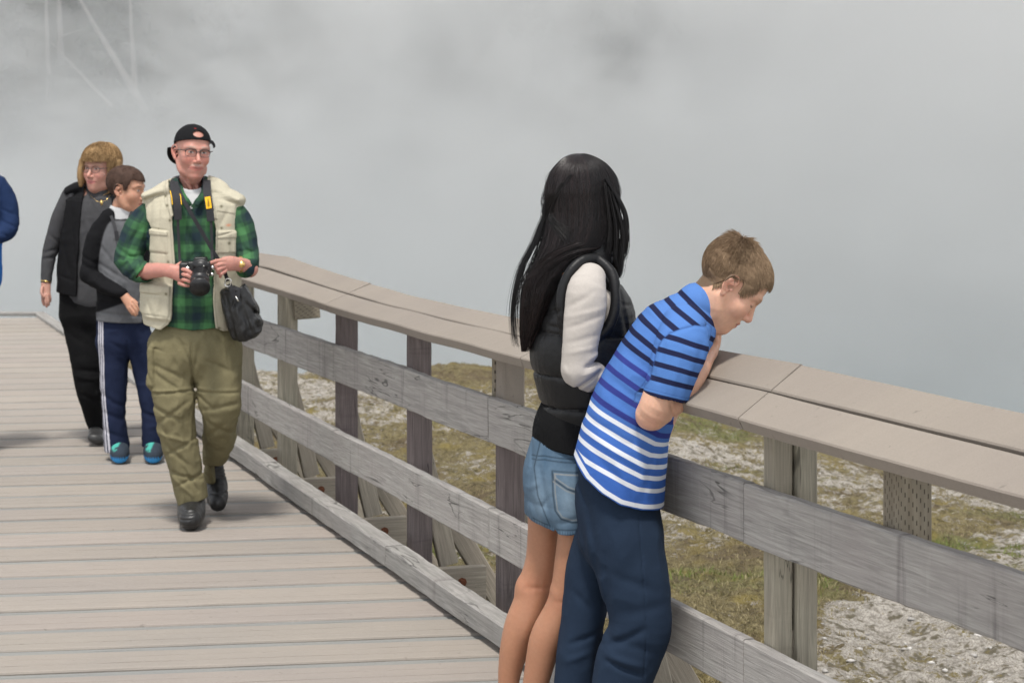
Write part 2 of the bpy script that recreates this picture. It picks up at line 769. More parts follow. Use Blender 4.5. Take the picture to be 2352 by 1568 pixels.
def build_materials():
    MAT['grey'] = m_wood('weathered_grey_wood', (0.37, 0.353, 0.328), (0.06, 0.048, 0.052), streaks=0.8)
    MAT['kerbw'] = m_wood('kerb_grey_wood', (0.30, 0.29, 0.27), (0.08, 0.06, 0.065), streaks=0.6)
    MAT['treat'] = m_wood('treated_post_wood', (0.34, 0.312, 0.245), (0.09, 0.075, 0.06), streaks=0.35, crack=1.0)
    MAT['stain'] = m_wood('dark_stained_wood', (0.165, 0.138, 0.132), (0.05, 0.038, 0.04), streaks=0.8)
    MAT['fresh'] = m_wood('pale_brace_wood', (0.37, 0.33, 0.265), (0.2, 0.16, 0.12), streaks=0.2)
    MAT['taupe'] = m_composite('taupe_composite', (0.262, 0.227, 0.19), (0.235, 0.203, 0.174))
    MAT['deck'] = m_composite('deck_composite', (0.302, 0.266, 0.230), (0.276, 0.247, 0.219))
    MAT['rust'] = m_plain('rusted_iron', (0.14, 0.05, 0.025), 0.8, 0.3, 0.4, 60, 0.4)
    MAT['skin'] = m_attr('skin', 0.5, 0.35, ((350, 0.12, 0.001),), 0.07, 90, sss=0.12)
    MAT['cotton'] = m_attr('cotton_cloth', 0.9, 0.12, ((700, 0.15, 0.002), (70, 0.12, 0.006)), 0.06, 300)
    MAT['twill'] = m_attr('twill_cloth', 0.85, 0.15, ((500, 0.15, 0.002), (35, 0.13, 0.008)), 0.08, 120)
    MAT['nylon'] = m_attr('nylon_cloth', 0.46, 0.28, ((60, 0.16, 0.008), (420, 0.05, 0.002)), 0.1, 80)
    MAT['leather'] = m_attr('leather', 0.42, 0.45, ((180, 0.3, 0.003), (28, 0.3, 0.012)), 0.15, 60)
    MAT['hair'] = m_attr('hair', 0.36, 0.35, (), 0.05, 20)
    MAT['hairmatte'] = m_attr('short_hair', 0.75, 0.15, (), 0.05, 20)
    MAT['plastic'] = m_attr('camera_plastic', 0.4, 0.45, ((900, 0.1, 0.001),), 0.06, 80)
    MAT['metal'] = m_plain('silver_metal', (0.75, 0.74, 0.7), 0.25, 0.5, 0.05, 40, 0.02, 1.0)
    MAT['gold'] = m_plain('gold_metal', (0.8, 0.55, 0.2), 0.3, 0.5, 0.05, 40, 0.02, 1.0)
    MAT['frame'] = m_plain('glasses_frame', (0.03, 0.025, 0.022), 0.35, 0.5, 0.05, 40, 0.02)
    MAT['yellow'] = m_plain('strap_yellow', (0.75, 0.42, 0.02), 0.7, 0.2, 0.1, 60, 0.1)
    MAT['strap'] = m_plain('black_webbing', (0.022, 0.022, 0.025), 0.7, 0.3, 0.2, 200, 0.3)
    g = NT('lens_glass')
    g.bsdf((0.9, 0.9, 0.9), 0.03, 0.5, Transmission_Weight=1.0, IOR=1.2)
    MAT['glass'] = g.m
    g = NT('camera_front_glass')
    g.bsdf((0.085, 0.055, 0.045), 0.12, 0.6)  # warm brown reflection put into the glass's base colour
    MAT['frontglass'] = g.m
# ------------------------------------------------------------------ rail frame: a runs along the rail towards the camera, b outwards
RO = np.array([-0.04, 7.77, 0.0])
RD = np.array([0.3404, -0.9403, 0.0])
RN = np.array([0.9403, 0.3404, 0.0])


def R3(a, b, z):
    return RO + RD * a + RN * b + np.array([0, 0, z])


def set_world(o, M, parent=None):
    if parent is not None:
        o.matrix_local = Matrix.Translation(-Vector(parent.location)) @ M
    else:
        o.matrix_local = M


def beam(name, p0, p1, wy, hz, hint, mat, parent, ch=0.004, wear=0.003, seg=0.05, bev=None, col=None):
    """squared timber from p0 to p1; local x is the grain"""
    p0, p1 = np.asarray(p0, float), np.asarray(p1, float)
    L = np.linalg.norm(p1 - p0)
    x = (p1 - p0) / L
    z = np.asarray(hint, float)
    z = nrm(z - x * (z @ x))
    y = np.cross(z, x)
    n = max(2, int(L / seg) + 1)
    hy, h2 = wy / 2, hz / 2
    sec = [(-hy + ch, -h2), (hy - ch, -h2), (hy, -h2 + ch), (hy, h2 - ch), (hy - ch, h2), (-hy + ch, h2), (-hy, h2 - ch), (-hy, -h2 + ch)]
    V = []
    off = RNG.random(3) * 30
    for i in range(n):
        s_ = L * i / (n - 1)
        q = np.array([[s_ * 9 + off[0], k * 3.7 + off[1], off[2]] for k in range(8)], f32)
        nz = vnoise(q) * 2 * wear
        q2 = np.array([[s_ * 1.3 + off[0], 5, off[2]]], f32)
        bow = vnoise(q2)[0] * wear * 1.5
        for k, (a, b) in enumerate(sec):
            sc_ = 1 - abs(nz[k]) / max(hy, h2)
            V.append((s_, a * sc_ + bow * 0.5, b * sc_ + bow))
    Fc = []
    for i in range(n - 1):
        for k in range(8):
            Fc.append((i * 8 + k, i * 8 + (k + 1) % 8, (i + 1) * 8 + (k + 1) % 8, (i + 1) * 8 + k))
    Fc.append(tuple(range(8))[::-1])
    Fc.append(tuple((n - 1) * 8 + k for k in range(8)))
    o = mesh_obj(name, V, Fc, mat, None, False, np.tile(np.array(col or (1, 1, 1), f32), (len(V), 1)))
    M = Matrix(((x[0], y[0], z[0], p0[0]), (x[1], y[1], z[1], p0[1]), (x[2], y[2], z[2], p0[2]), (0, 0, 0, 1)))
    if parent is not None:
        o.parent = parent
    set_world(o, M, parent)
    return o


AI = [-4.95, -4.1, -3.4, -2.3, -0.9, 0.32, 2.03, 3.3, 6.5]
ZI = [0.968, 0.985, 0.995, 1.000, 1.022, 1.049, 1.075, 1.10, 1.13]
AO = [-4.95, -4.1, -3.53, -2.8, -1.93, -1.15, -0.57, 1.85, 2.19, 2.94, 6.5]
ZO = [1.070, 1.097, 1.089, 1.080, 1.085, 1.098, 1.114, 1.200, 1.204, 1.217, 1.25]


def cap_z(a, b):
    zi, zo = np.interp(a, AI, ZI), np.interp(a, AO, ZO)
    return zi + (zo - zi) * b / 0.25


def build_railing():
    r = thing('railing', 'weathered grey timber boardwalk railing with a wide tilted taupe cap rail', 'railing', tuple(RO))
    # kerb timber along the deck edge, lifted on spacer blocks
    kj = [-5.75, -3.45, -1.27, 0.93, 3.1, 5.4]
    for a0, a1 in zip(kj[:-1], kj[1:]):
        k = beam('kerb', R3(a0 + 0.004, -0.01, 0.066), R3(a1 - 0.004, -0.01, 0.066), 0.088, 0.088, (0, 0, 1), MAT['kerbw'], r, 0.006, 0.004)
        for t in (0.3,):
            a = a0 + (a1 - a0) * t
            beam('spacer_block', R3(a - 0.07, 0.0, 0.011), R3(a + 0.07, 0.0, 0.011), 0.06, 0.020, (0, 0, 1), MAT['kerbw'], r)
    # beyond the last post only a thin edging board runs on round the far corner
    e0, e1 = R3(-5.76, 0.06, 0.012), R3(-12.5, 0.06, 0.012)
    beam('edging_board', e0, e1, 0.10, 0.032, (0, 0, 1), MAT['kerbw'], r, 0.005, 0.003, 0.1)
    beam('edging_board', e1 + np.array([0.02, 0, 0]), e1 + np.array([-6.5, 0.25, 0]), 0.10, 0.032, (0, 0, 1), MAT['kerbw'], r, 0.005, 0.003, 0.1)
    pj = [-4.95, -2.6, -0.4, 1.78, 4.1]
    zt = lambda a: 0.835 + 0.0185 * a
    zl = lambda a: 0.413 + 0.009 * a
    for i, (a0, a1) in enumerate(zip(pj[:-1], pj[1:])):
        for zf, hh in ((zt, 0.172), (zl, 0.16)):
            beam('rail_plank', R3(a0 + 0.003, 0.11, zf(a0) - hh / 2), R3(a1 - 0.003, 0.11, zf(a1) - hh / 2), 0.038, hh, (0, 0, 1), MAT['grey'], r, 0.005, 0.004, 0.04)
    posts = [(-4.83, 'treat'), (-3.84, 'treat'), (-2.68, 'stain'), (-1.53, 'stain'), (-0.39, 'stain'), (0.73, 'treat'), (1.85, 'treat'), (4.05, 'treat')]
    for i, (a, mt) in enumerate(posts):
        top = cap_z(a, 0.17) - 0.044
        if mt == 'stain' and i in (3, 4):
            beam('post', R3(a, 0.177, -0.62), R3(a, 0.177, zt(a) - 0.06), 0.09, 0.09, tuple(RN), MAT['stain'], r, 0.006, 0.002)
            beam('post_top', R3(a, 0.177, zt(a) - 0.058), R3(a, 0.177, top), 0.088, 0.088, tuple(RN), MAT['taupe'] if i == 4 else MAT['stain'], r, 0.006, 0.002)
        elif i == 6:
            beam('post', R3(a, 0.165, -0.62), R3(a, 0.165, top), 0.062, 0.066, tuple(RN), MAT['treat'], r, 0.006, 0.002)
            beam('post', R3(a + 0.004, 0.232, -0.62), R3(a + 0.004, 0.232, top + 0.02), 0.086, 0.064, tuple(RN), MAT['treat'], r, 0.006, 0.002)
        else:
            beam('post', R3(a, 0.177, -0.62), R3(a, 0.177, top), 0.09, 0.09, tuple(RN), MAT[mt], r, 0.006, 0.002)
        # outrigger, brace and bolt
        if i < 7:
            sk = np.array([0.03, -0.03, 0])
            ob = beam('support_beam', R3(a + 0.068, -0.3, -0.105) , R3(a + 0.068, 0.45, -0.105) + np.array([0, -0.05, 0]), 0.04, 0.145, (0, 0, 1), MAT['fresh'], r)
            beam('brace', R3(a + 0.0, 0.185, 0.46), R3(a + 0.01, 0.305, -0.04), 0.04, 0.085, tuple(RN), MAT['fresh'], r)
            beam('brace', R3(a - 0.07, 0.20, 0.36), R3(a - 0.09, 0.74, -0.52), 0.04, 0.085, tuple(RN), MAT['fresh'], r)
            m = MB()
            c = R3(a + 0.088, 0.34, -0.095) + np.array([0, -0.04, 0])
            ax = nrm(np.array([RD[0], RD[1], 0]) + np.array([-0.12, 0, 0]))
            m.tube([c, c + ax * 0.004, c + ax * 0.006, c + ax * 0.018], [0.021, 0.020, 0.011, 0.010], 8)
            m.build('bolt', MAT['rust'], r)
    # slotted support blocks under the cap
    n = NT('incised_treated_wood')
    tc = n.coord((1, 1, 1))
    sx = n.n('ShaderNodeSeparateXYZ')
    n.l(tc, sx.inputs[0])
    def pulse(v, period, wid, ph=0.0):
        q = n.math('FRACT', n.math('ADD', n.math('DIVIDE', v, period), ph))
        return n.math('LESS_THAN', q, wid)
    row = n.math('ADD', sx.outputs[2], sx.outputs[1])
    st = n.math('FLOOR', n.math('DIVIDE', row, 0.011))
    sh = n.math('MULTIPLY', n.math('FRACT', n.math('MULTIPLY', st, 0.37)), 1.0)
    q = n.math('FRACT', n.math('ADD', n.math('DIVIDE', sx.outputs[0], 0.034), sh))
    slot = n.math('MULTIPLY', n.math('LESS_THAN', q, 0.36), pulse(row, 0.011, 0.28))
    g = n.noise(n.coord((3, 60, 60)), 1.0, 4)
    base = n.mix(n.ramp(g, [(0.3, 0.0), (0.7, 1.0)]), (0.21, 0.18, 0.135), (0.29, 0.255, 0.195))
    MAT['incised'] = n.bsdf(n.mix(n.math('MULTIPLY', slot, 0.8), base, (0.03, 0.022, 0.018)), 0.85, 0.2, n.bump(slot, -0.5, 0.004))
    for a, b, w, z0, z1 in ((2.52, 0.185, 0.088, 0.80, None), (-3.97, 0.30, 0.085, None, None), (-0.30, 0.10, 0.03, 0.86, None)):
        top = cap_z(a, min(b, 0.24)) - 0.04
        if b > 0.29:
            beam('support_block', R3(-3.79, 0.20, 0.845), R3(-3.79, 0.335, 0.852), 0.036, 0.115, (0, 0, 1), MAT['incised'], r)
        elif w < 0.05:
            beam('support_block', R3(-0.47, 0.178, 0.80), R3(-0.47, 0.178, cap_z(-0.47, 0.17) - 0.043), 0.085, 0.04, tuple(RD), MAT['incised'], r)
        else:
            beam('support_block', R3(a, b, z0), R3(a, b, top), 0.088, 0.092, tuple(RN), MAT['incised'], r, 0.004, 0.001)
    # tilted two-board cap, each length its own board
    cj = [-4.95, -2.42, 0.2, 1.93, 4.6]
    for b0, b1 in ((0.0, 0.121), (0.128, 0.25)):
        for i, (a0, a1) in enumerate(zip(cj[:-1], cj[1:])):
            m = int((a1 - a0) / 0.05) + 1
            V = []
            dz_b = (0.0, -0.004, 0.003, 0.0)[i] if b0 > 0.1 else 0.0
            for k in range(m + 1):
                for (bb, tt) in ((b0, -0.004), (b0 + 0.004, 0), (b1 - 0.004, 0), (b1, -0.004), (b1, -0.036), (b1 - 0.003, -0.039), (b0 + 0.003, -0.039), (b0, -0.036)):
                    a = a0 + 0.003 + (a1 - a0 - 0.006) * k / m - 0.4 * bb
                    gap = 0.006 * math.sin(math.pi * k / m) ** 2 * (1 if b0 > 0.1 else 0) * (1.6 if i in (0, 3) else 0.5)
                    w = vnoise(np.array([[a * 2.2, b0 * 9, 3.3]], f32))[0] * 0.006
                    e = vnoise(np.array([[a * 14, bb * 60, 7.3]], f32))[0] * 0.0025
                    bq = bb + (gap if bb < b0 + 0.01 else 0) + e
                    z = cap_z(a, bb)
                    tl = math.atan2(np.interp(a, AO, ZO) - np.interp(a, AI, ZI), 0.25)
                    V.append(R3(a, bq - tt * math.sin(tl), z + tt * math.cos(tl) + w + dz_b * (bb - b0) * 10))
            Fc = []
            for k in range(m):
                for q in range(8):
                    Fc.append((k * 8 + q, k * 8 + (q + 1) % 8, (k + 1) * 8 + (q + 1) % 8, (k + 1) * 8 + q))
            Fc.append(tuple(range(8))[::-1])
            Fc.append(tuple(m * 8 + q for q in range(8)))
            t = 1 + RNG.uniform(-0.05, 0.05)
            mesh_obj('cap_board', V, Fc, MAT['taupe'], r, False, np.full((len(V), 3), t))
    return r


def rail_x(Y):
    return RO[0] - 0.362 * (Y - RO[1])


def build_deck():
    e = np.array([0.9895, 0.1455])
    g = np.array([-0.1455, 0.9895])
    pitch = 0.3065
    body = [(0, -.03), (0, -.008), (.003, -.002), (.008, 0), (.070, 0), (.0715, -.003), (.0755, -.003), (.077, 0), (.150, 0), (.1515, -.0022), (.155, -.0022), (.1565, 0), (.222, 0), (.228, -.002), (.2315, -.007), (.232, -.03)]
    st1 = [(.233, -.03), (.233, -.006), (.2345, -.0055), (.258, -.0055), (.260, -.007), (.260, -.03)]
    st2 = [(.265, -.03), (.265, -.007), (.267, -.0055), (.289, -.0055), (.291, -.008), (.291, -.03)]
    strips = [body, st1, st2]
    p0 = np.array([-1.739, 7.39])
    V, Fc, C = [], [], []
    for j in range(-28, 40):
        q0 = p0 + g * (j * pitch)
        tint = np.array([1, 1, 1]) * (1 + RNG.uniform(-0.04, 0.04)) + RNG.uniform(-0.008, 0.008, 3)
        for si, sp in enumerate(strips):
            # where the board meets the rail line and the far edge
            def ends(q):
                o = q0 + g * q
                # right end: X = rail_x(Y) + 0.13
                den = e[0] + 0.362 * e[1]
                t1 = (rail_x(o[1]) + 0.13 - o[0]) / den
                return o, t1
            o, t1 = ends(0.1)
            far = o + e * t1
            t0 = -7.5
            if far[1] > 19.45:
                t1 = min(t1, (19.62 - o[1]) / e[1]) if e[1] > 0 else t1
                if (o + e * (t0))[1] > 19.7 or t1 < t0 + 0.3:
                    continue
            ts = np.linspace(t0, t1, 70)
            b = len(V)
            n = len(sp)
            tn = tint if si == 0 else np.array([0.80, 0.90, 0.97]) * tint[0]
            for t in ts:
                wob = vnoise(np.array([[t * 6 + j * 3.1, k * 1.7, si] for k in range(n)], f32)) * 0.0024
                sag = vnoise(np.array([[t * 0.5, j * 5.3, 1.1]], f32))[0] * 0.004
                for k, (q, z) in enumerate(sp):
                    edge = (1.6 if si == 0 and .22 < q < .2316 else 1.0) if abs(z) > 0.0005 else 0.15
                    oo = o + g * (q - 0.1 + wob[k] * edge) + e * t
                    V.append((oo[0], oo[1], z + sag + wob[k] * 0.3 * edge))
                    C.append(tn)
            for i in range(len(ts) - 1):
                for k in range(n - 1):
                    Fc.append((b + i * n + k, b + (i + 1) * n + k, b + (i + 1) * n + k + 1, b + i * n + k + 1))
            Fc.append(tuple(b + (len(ts) - 1) * n + k for k in range(n)))
    o = mesh_obj('boardwalk', V, Fc, MAT['deck'], None, False, np.array(C))
    tag(o, kind='structure')


def ground_z(X, Y):
    X, Y = np.asarray(X, f32), np.asarray(Y, f32)
    q = np.stack([X, Y, X * 0 + 2.2], -1).reshape(-1, 3)
    n1 = (fbm(q * 0.5, 3)).reshape(X.shape)
    n2 = (fbm(q * 2.3 + 5, 3)).reshape(X.shape)
    n3 = (fbm(q * 9.0 + 9, 2)).reshape(X.shape)
    amp = np.clip((Y - 2) / 3, 0.2, 1)
    n4 = fbm(q * 26.0 + 3, 2).reshape(X.shape)
    z = -0.47 - 0.006 * np.clip(Y - 5, 0, 20) + 0.08 * n1 * amp + 0.080 * n2 + 0.045 * n3 + 0.020 * n4
    crest = 20.6 + 1.3 * n1 + 0.10 * np.clip(X, -4, 8)
    d = np.clip((Y - crest) / 3.5, 0, 1)
    z = z - 2.6 * d * d * (3 - 2 * d)
    hill = np.clip(Y - 46, 0, None)
    z = z + hill * 0.55 + np.clip(hill, 0, 1) * n1 * 2.0
    z = z - 0.17 * np.clip(X - 0.3, 0, 5) * np.clip((Y - 11) / 6, 0, 1)
    under = np.clip((rail_x(Y) + 0.2 - X) / 0.8, 0, 1) * (Y < 20)
    z = z - 0.35 * under
    return z


def build_ground():
    ys = np.concatenate([np.linspace(-8, 3.8, 20), np.linspace(4, 8.2, 50), 8.3 * (22.5 / 8.3) ** np.linspace(0, 1, 560), np.linspace(22.7, 50, 90), np.linspace(51, 190, 60)])
    xs = np.concatenate([np.linspace(-160, -8, 40), np.linspace(-7.8, -2.4, 30), np.linspace(-2.38, 4.6, 420), np.linspace(4.7, 10, 50), np.linspace(10.5, 160, 40)])
    Xg, Yg = np.meshgrid(xs, ys, indexing='ij')
    Z = ground_z(Xg, Yg)
    V = np.stack([Xg, Yg, Z], -1).reshape(-1, 3)
    nx, ny = Xg.shape
    i, j = np.meshgrid(np.arange(nx - 1), np.arange(ny - 1), indexing='ij')
    a = (i * ny + j).ravel()
    Q = np.stack([a, a + ny, a + ny + 1, a + 1], 1)
    q = V.astype(f32)
    moss = moss_at(q[:, 0], q[:, 1])
    green = fbm(q * [0.9, 0.9, 0] + 31, 3)
    n = NT('sinter_and_moss_ground')
    co = n.coord()
    ms, gr, hl = n.attr('moss', 2), n.attr('green', 2), n.attr('hill', 2)
    f1 = n.noise(co, 7, 6, 0.68)
    f2 = n.noise(co, 34, 5, 0.7)
    f3 = n.noise(co, 120, 4, 0.7)
    k = n.math('ADD', ms, n.math('MULTIPLY', n.math('SUBTRACT', f1, 0.5), 2.1))
    k = n.math('ADD', k, n.math('MULTIPLY', n.math('SUBTRACT', f2, 0.5), 2.0))
    isM = n.ramp(k, [(0.40, 0.0), (0.54, 1.0)])
    wh = n.mix(n.ramp(f3, [(0.34, 0.0), (0.58, 1.0)]), (0.25, 0.225, 0.19), (0.63, 0.585, 0.52))
    wh = n.mix(n.ramp(f2, [(0.36, 0.75), (0.56, 0.0)]), wh, (0.20, 0.18, 0.15))
    mo = n.mix(n.ramp(f2, [(0.35, 0.0), (0.62, 1.0)]), (0.090, 0.070, 0.038), (0.235, 0.195, 0.095))
    mo = n.mix(n.ramp(f3, [(0.45, 0.0), (0.7, 0.7)]), mo, (0.36, 0.315, 0.20))
    mo = n.mix(n.ramp(n.math('ADD', gr, n.math('MULTIPLY', f2, 0.4)), [(0.34, 0.0), (0.60, 0.55)]), mo, (0.135, 0.16, 0.055))
    br = n.noise(co, 2.6, 4, 0.6)
    mo = n.mix(n.ramp(br, [(0.50, 0.0), (0.62, 0.75)]), mo, (0.13, 0.098, 0.066))
    yl = n.noise(co, 3.4, 3, 0.6)
    mo = n.mix(n.ramp(yl, [(0.54, 0.0), (0.66, 0.6)]), mo, (0.26, 0.205, 0.065))
    sp = n.noise(co, 15, 4, 0.7)
    wh = n.mix(n.ramp(sp, [(0.52, 0.0), (0.60, 0.85)]), wh, (0.115, 0.098, 0.06))
    cv = n.noise(co, 19, 4, 0.65)
    mo = n.mix(n.ramp(cv, [(0.34, 0.75), (0.50, 0.0)]), mo, (0.055, 0.045, 0.025))  # shade of crevices in the moss put into the colour by noise
    col = n.mix(isM, wh, mo)
    col = n.mix(hl, col, (0.035, 0.035, 0.028))
    h = n.math('ADD', n.math('MULTIPLY', f1, 0.6), n.math('ADD', n.math('MULTIPLY', f2, 0.5), n.math('MULTIPLY', f3, 0.25)))
    nr = n.bump(h, 1.0, 0.06)
    mat = n.bsdf(col, 0.95, 0.1, nr)
    hill = np.clip((q[:, 1] - 42) / 6, 0, 1)
    o = mesh_obj('ground', V, Q, mat, None, True, None, {'moss': moss, 'green': green, 'hill': hill})
    tag(o, kind='structure')


def moss_at(X, Y):
    q = np.stack([X, Y, X * 0], 1).astype(f32)
    m = 0.80 + 0.64 * fbm(q * 0.8 + 3, 3)
    ss = lambda x: np.clip(x, 0, 1) ** 2 * (3 - 2 * np.clip(x, 0, 1))
    m = m - 0.62 * ss((X - 1.25 - (Y - 9.7) * 0.5) / 0.5 + 0.5)          # bare crust at the near right
    m = m - 0.26 * ss((Y - 16.0) / 1.2) * ss((-0.4 - X) / 0.6)            # pale flat beyond the far posts
    m = m - 0.34 * np.exp(-((Y - 16.4) / 1.0) ** 2) * ss((X - 0.4) / 0.5)
    m = m - 0.30 * np.exp(-((Y - 17.6) / 0.6) ** 2) * np.exp(-((X + 0.3) / 0.35) ** 2)
    m = m + 0.45 * np.exp(-((Y - 20.0) / 0.8) ** 2) * ss((X + 0.9) / 0.5)
    return m


def build_scatter():
    # broken sinter chips
    V, Fc, C = [], [], []
    ico = [(0, 0, 1), (.89, 0, .45), (.28, .85, .45), (-.72, .53, .45), (-.72, -.53, .45), (.28, -.85, .45), (.72, .53, -.45), (-.28, .85, -.45), (-.89, 0, -.45), (-.28, -.85, -.45), (.72, -.53, -.45), (0, 0, -1)]
    icf = [(0, 1, 2), (0, 2, 3), (0, 3, 4), (0, 4, 5), (0, 5, 1), (1, 6, 2), (2, 7, 3), (3, 8, 4), (4, 9, 5), (5, 10, 1), (1, 10, 6), (2, 6, 7), (3, 7, 8), (4, 8, 9), (5, 9, 10), (11, 7, 6), (11, 8, 7), (11, 9, 8), (11, 10, 9), (11, 6, 10)]
    ico = np.array(ico)
    N = 5000
    Y = 8.4 * (20.5 / 8.4) ** RNG.random(N)
    X = rail_x(Y) + 0.3 + RNG.random(N) * (0.25 * Y + 0.3 - rail_x(Y))
    m = moss_at(X, Y) + 0.5 * fbm(np.stack([X, Y, X * 0], 1).astype(f32) * 7, 2)
    ok = m < 0.36 + 0.34 * RNG.random(N) ** 2
    X, Y = X[ok], Y[ok]
    Z = ground_z(X, Y)
    for x, y, z in zip(X, Y, Z):
        s_ = 0.003 + 0.013 * RNG.random() ** 4
        R_ = np.array(Matrix.Rotation(RNG.random() * 6.28, 3, 'Z'))
        p = (ico * RNG.uniform(0.7, 1.3, (12, 1)) * [s_ * 1.6, s_ * 1.1, s_ * 0.55]) @ R_.T + [x, y, z + s_ * 0.2]
        b = len(V)
        V += p.tolist()
        Fc += [(i + b, j + b, k + b) for i, j, k in icf]
        c = RNG.uniform(0.28, 0.6) * np.array([1, 0.96, 0.9])
        C += [c] * 12
    n = NT('sinter_chip')
    mat = n.bsdf(n.mix(1.0, n.attr('Col'), n.ramp(n.noise(n.coord(), 90, 3), [(0.3, 0.7), (0.7, 1.15)]), 'MULTIPLY'), 0.95, 0.1)
    o = mesh_obj('gravel', V, np.array(Fc), mat, None, False, np.array(C))
    tag(o, kind='stuff', label='pale broken sinter chips lying over the bare ground', cat='gravel')
    # short moss and grass blades
    N = 110000
    Y = 8.4 * (20.8 / 8.4) ** RNG.random(N)
    X = rail_x(Y) + 0.25 + RNG.random(N) * (0.25 * Y + 0.3 - rail_x(Y))
    q = np.stack([X, Y, X * 0], 1).astype(f32)
    cl = fbm(q * 5, 2)
    m = moss_at(X, Y) + 0.55 * fbm(q * 7, 2) + 0.4 * cl
    ok = m > 0.60
    X, Y, q = X[ok], Y[ok], q[ok]
    Z = ground_z(X, Y)
    gr = fbm(q * 0.9 + 31, 3) + 0.35 * np.exp(-((X - rail_x(Y) - 0.5) / 0.35) ** 2)
    n_ = len(X)
    a = RNG.random(n_) * 6.28
    L = (0.008 + 0.022 * RNG.random(n_) ** 2) * (1 + 0.8 * (gr > 0.3))
    w = 0.0016 + 0.0018 * RNG.random(n_)
    lean = RNG.normal(0, 0.5, (n_, 2)) * L[:, None]
    base = np.stack([X, Y, Z - 0.004], 1)
    sd = np.stack([np.cos(a), np.sin(a), a * 0], 1) * w[:, None]
    tip = base + np.stack([lean[:, 0], lean[:, 1], L], 1)
    mid = base * 0.45 + tip * 0.55 + np.stack([lean[:, 0] * -0.15, lean[:, 1] * -0.15, L * 0.1], 1)
    V = np.stack([base - sd, base + sd, mid + sd * 0.7, mid - sd * 0.7, tip], 1).reshape(-1, 3)
    b = np.arange(n_) * 5
    Q = np.concatenate([np.stack([b, b + 1, b + 2, b + 3], 1)])
    Tq = np.stack([b + 3, b + 2, b + 4, b + 4], 1)
    t = RNG.random((n_, 1))
    dry = np.array([0.19, 0.155, 0.075]) * (1 - t) + np.array([0.34, 0.29, 0.17]) * t
    grn = np.array([0.10, 0.15, 0.035]) * (1 - t) + np.array([0.19, 0.23, 0.06]) * t
    k = np.clip((gr - 0.22 + RNG.normal(0, 0.12, n_)) / 0.25, 0, 1)[:, None]
    c = np.repeat(dry * (1 - k) + grn * k, 5, axis=0)
    n = NT('moss_blade')
    mat = n.bsdf(n.attr('Col'), 0.8, 0.15)
    faces = Q.tolist() + [tuple(r[:3]) for r in Tq.tolist()]
    o = mesh_obj('grass', V, faces, mat, None, False, c)
    tag(o, kind='stuff', label='short olive moss and grass beside the boardwalk', cat='grass')


def dead_tree(p0, p1, r0, label, stubs=7, seed=1):
    rg = np.random.default_rng(seed)
    t = thing('dead_tree', label, 'dead tree', tuple(p0), 'dead trees standing in the steam')
    p0, p1 = np.asarray(p0), np.asarray(p1)
    n = 14
    pts = [p0 + (p1 - p0) * k / n + rg.normal(0, 0.004, 3) * (k > 0) for k in range(n + 1)]
    m = MB()
    m.tube(pts, [r0 * (1 - 0.75 * k / n) for k in range(n + 1)], 8)
    m.build('trunk', MAT['snag'], t, True)
    for k in range(stubs):
        s_ = 0.25 + 0.7 * rg.random()
        c = p0 + (p1 - p0) * s_
        a = rg.random() * 6.28
        d = np.array([math.cos(a), math.sin(a), 0.15 + 0.3 * rg.random()]) * (0.25 + 0.5 * rg.random())
        m = MB()
        m.tube([c, c + d * 0.5, c + d + np.array([0, 0, -0.05])], [r0 * 0.22, r0 * 0.14, r0 * 0.05], 5)
        m.build('branch', MAT['snag'], t, True)


def pine_tree(x, y, h, label, seed):
    rg = np.random.default_rng(seed)
    z = float(ground_z(np.array([x]), np.array([y]))[0]) - 0.2
    t = thing('pine_tree', label, 'tree', (x, y, z), 'pines beyond the steam')
    m = MB()
    m.tube([(x, y, z), (x + 0.05, y, z + h * 0.5), (x, y, z + h)], [h * 0.018, h * 0.012, 0.02], 8)
    m.build('trunk', MAT['bark'], t, True)
    V, Fc = [], []
    for k in range(int(h * 9)):
        s_ = 0.12 + 0.86 * rg.random() ** 0.9
        L = h * 0.2 * (1 - s_) ** 0.8 * rg.uniform(0.6, 1.2) + 0.15
        a = rg.random() * 6.28
        for q in range(26):
            u = rg.random() ** 0.7
            c = np.array([x + math.cos(a) * L * u, y + math.sin(a) * L * u, z + h * s_ - L * u * 0.35 + rg.normal(0, 0.06)])
            c += rg.normal(0, 0.07 + 0.1 * u, 3)
            d1, d2 = rg.normal(0, 1, 3), rg.normal(0, 1, 3)
            d1, d2 = nrm(d1) * rg.uniform(0.08, 0.2), nrm(d2) * 0.05
            b = len(V)
            V += [c - d1 - d2, c + d1 - d2, c + d1 + d2, c - d1 + d2]
            Fc.append((b, b + 1, b + 2, b + 3))
    mesh_obj('crown', V, np.array(Fc), MAT['needle'], t, False)


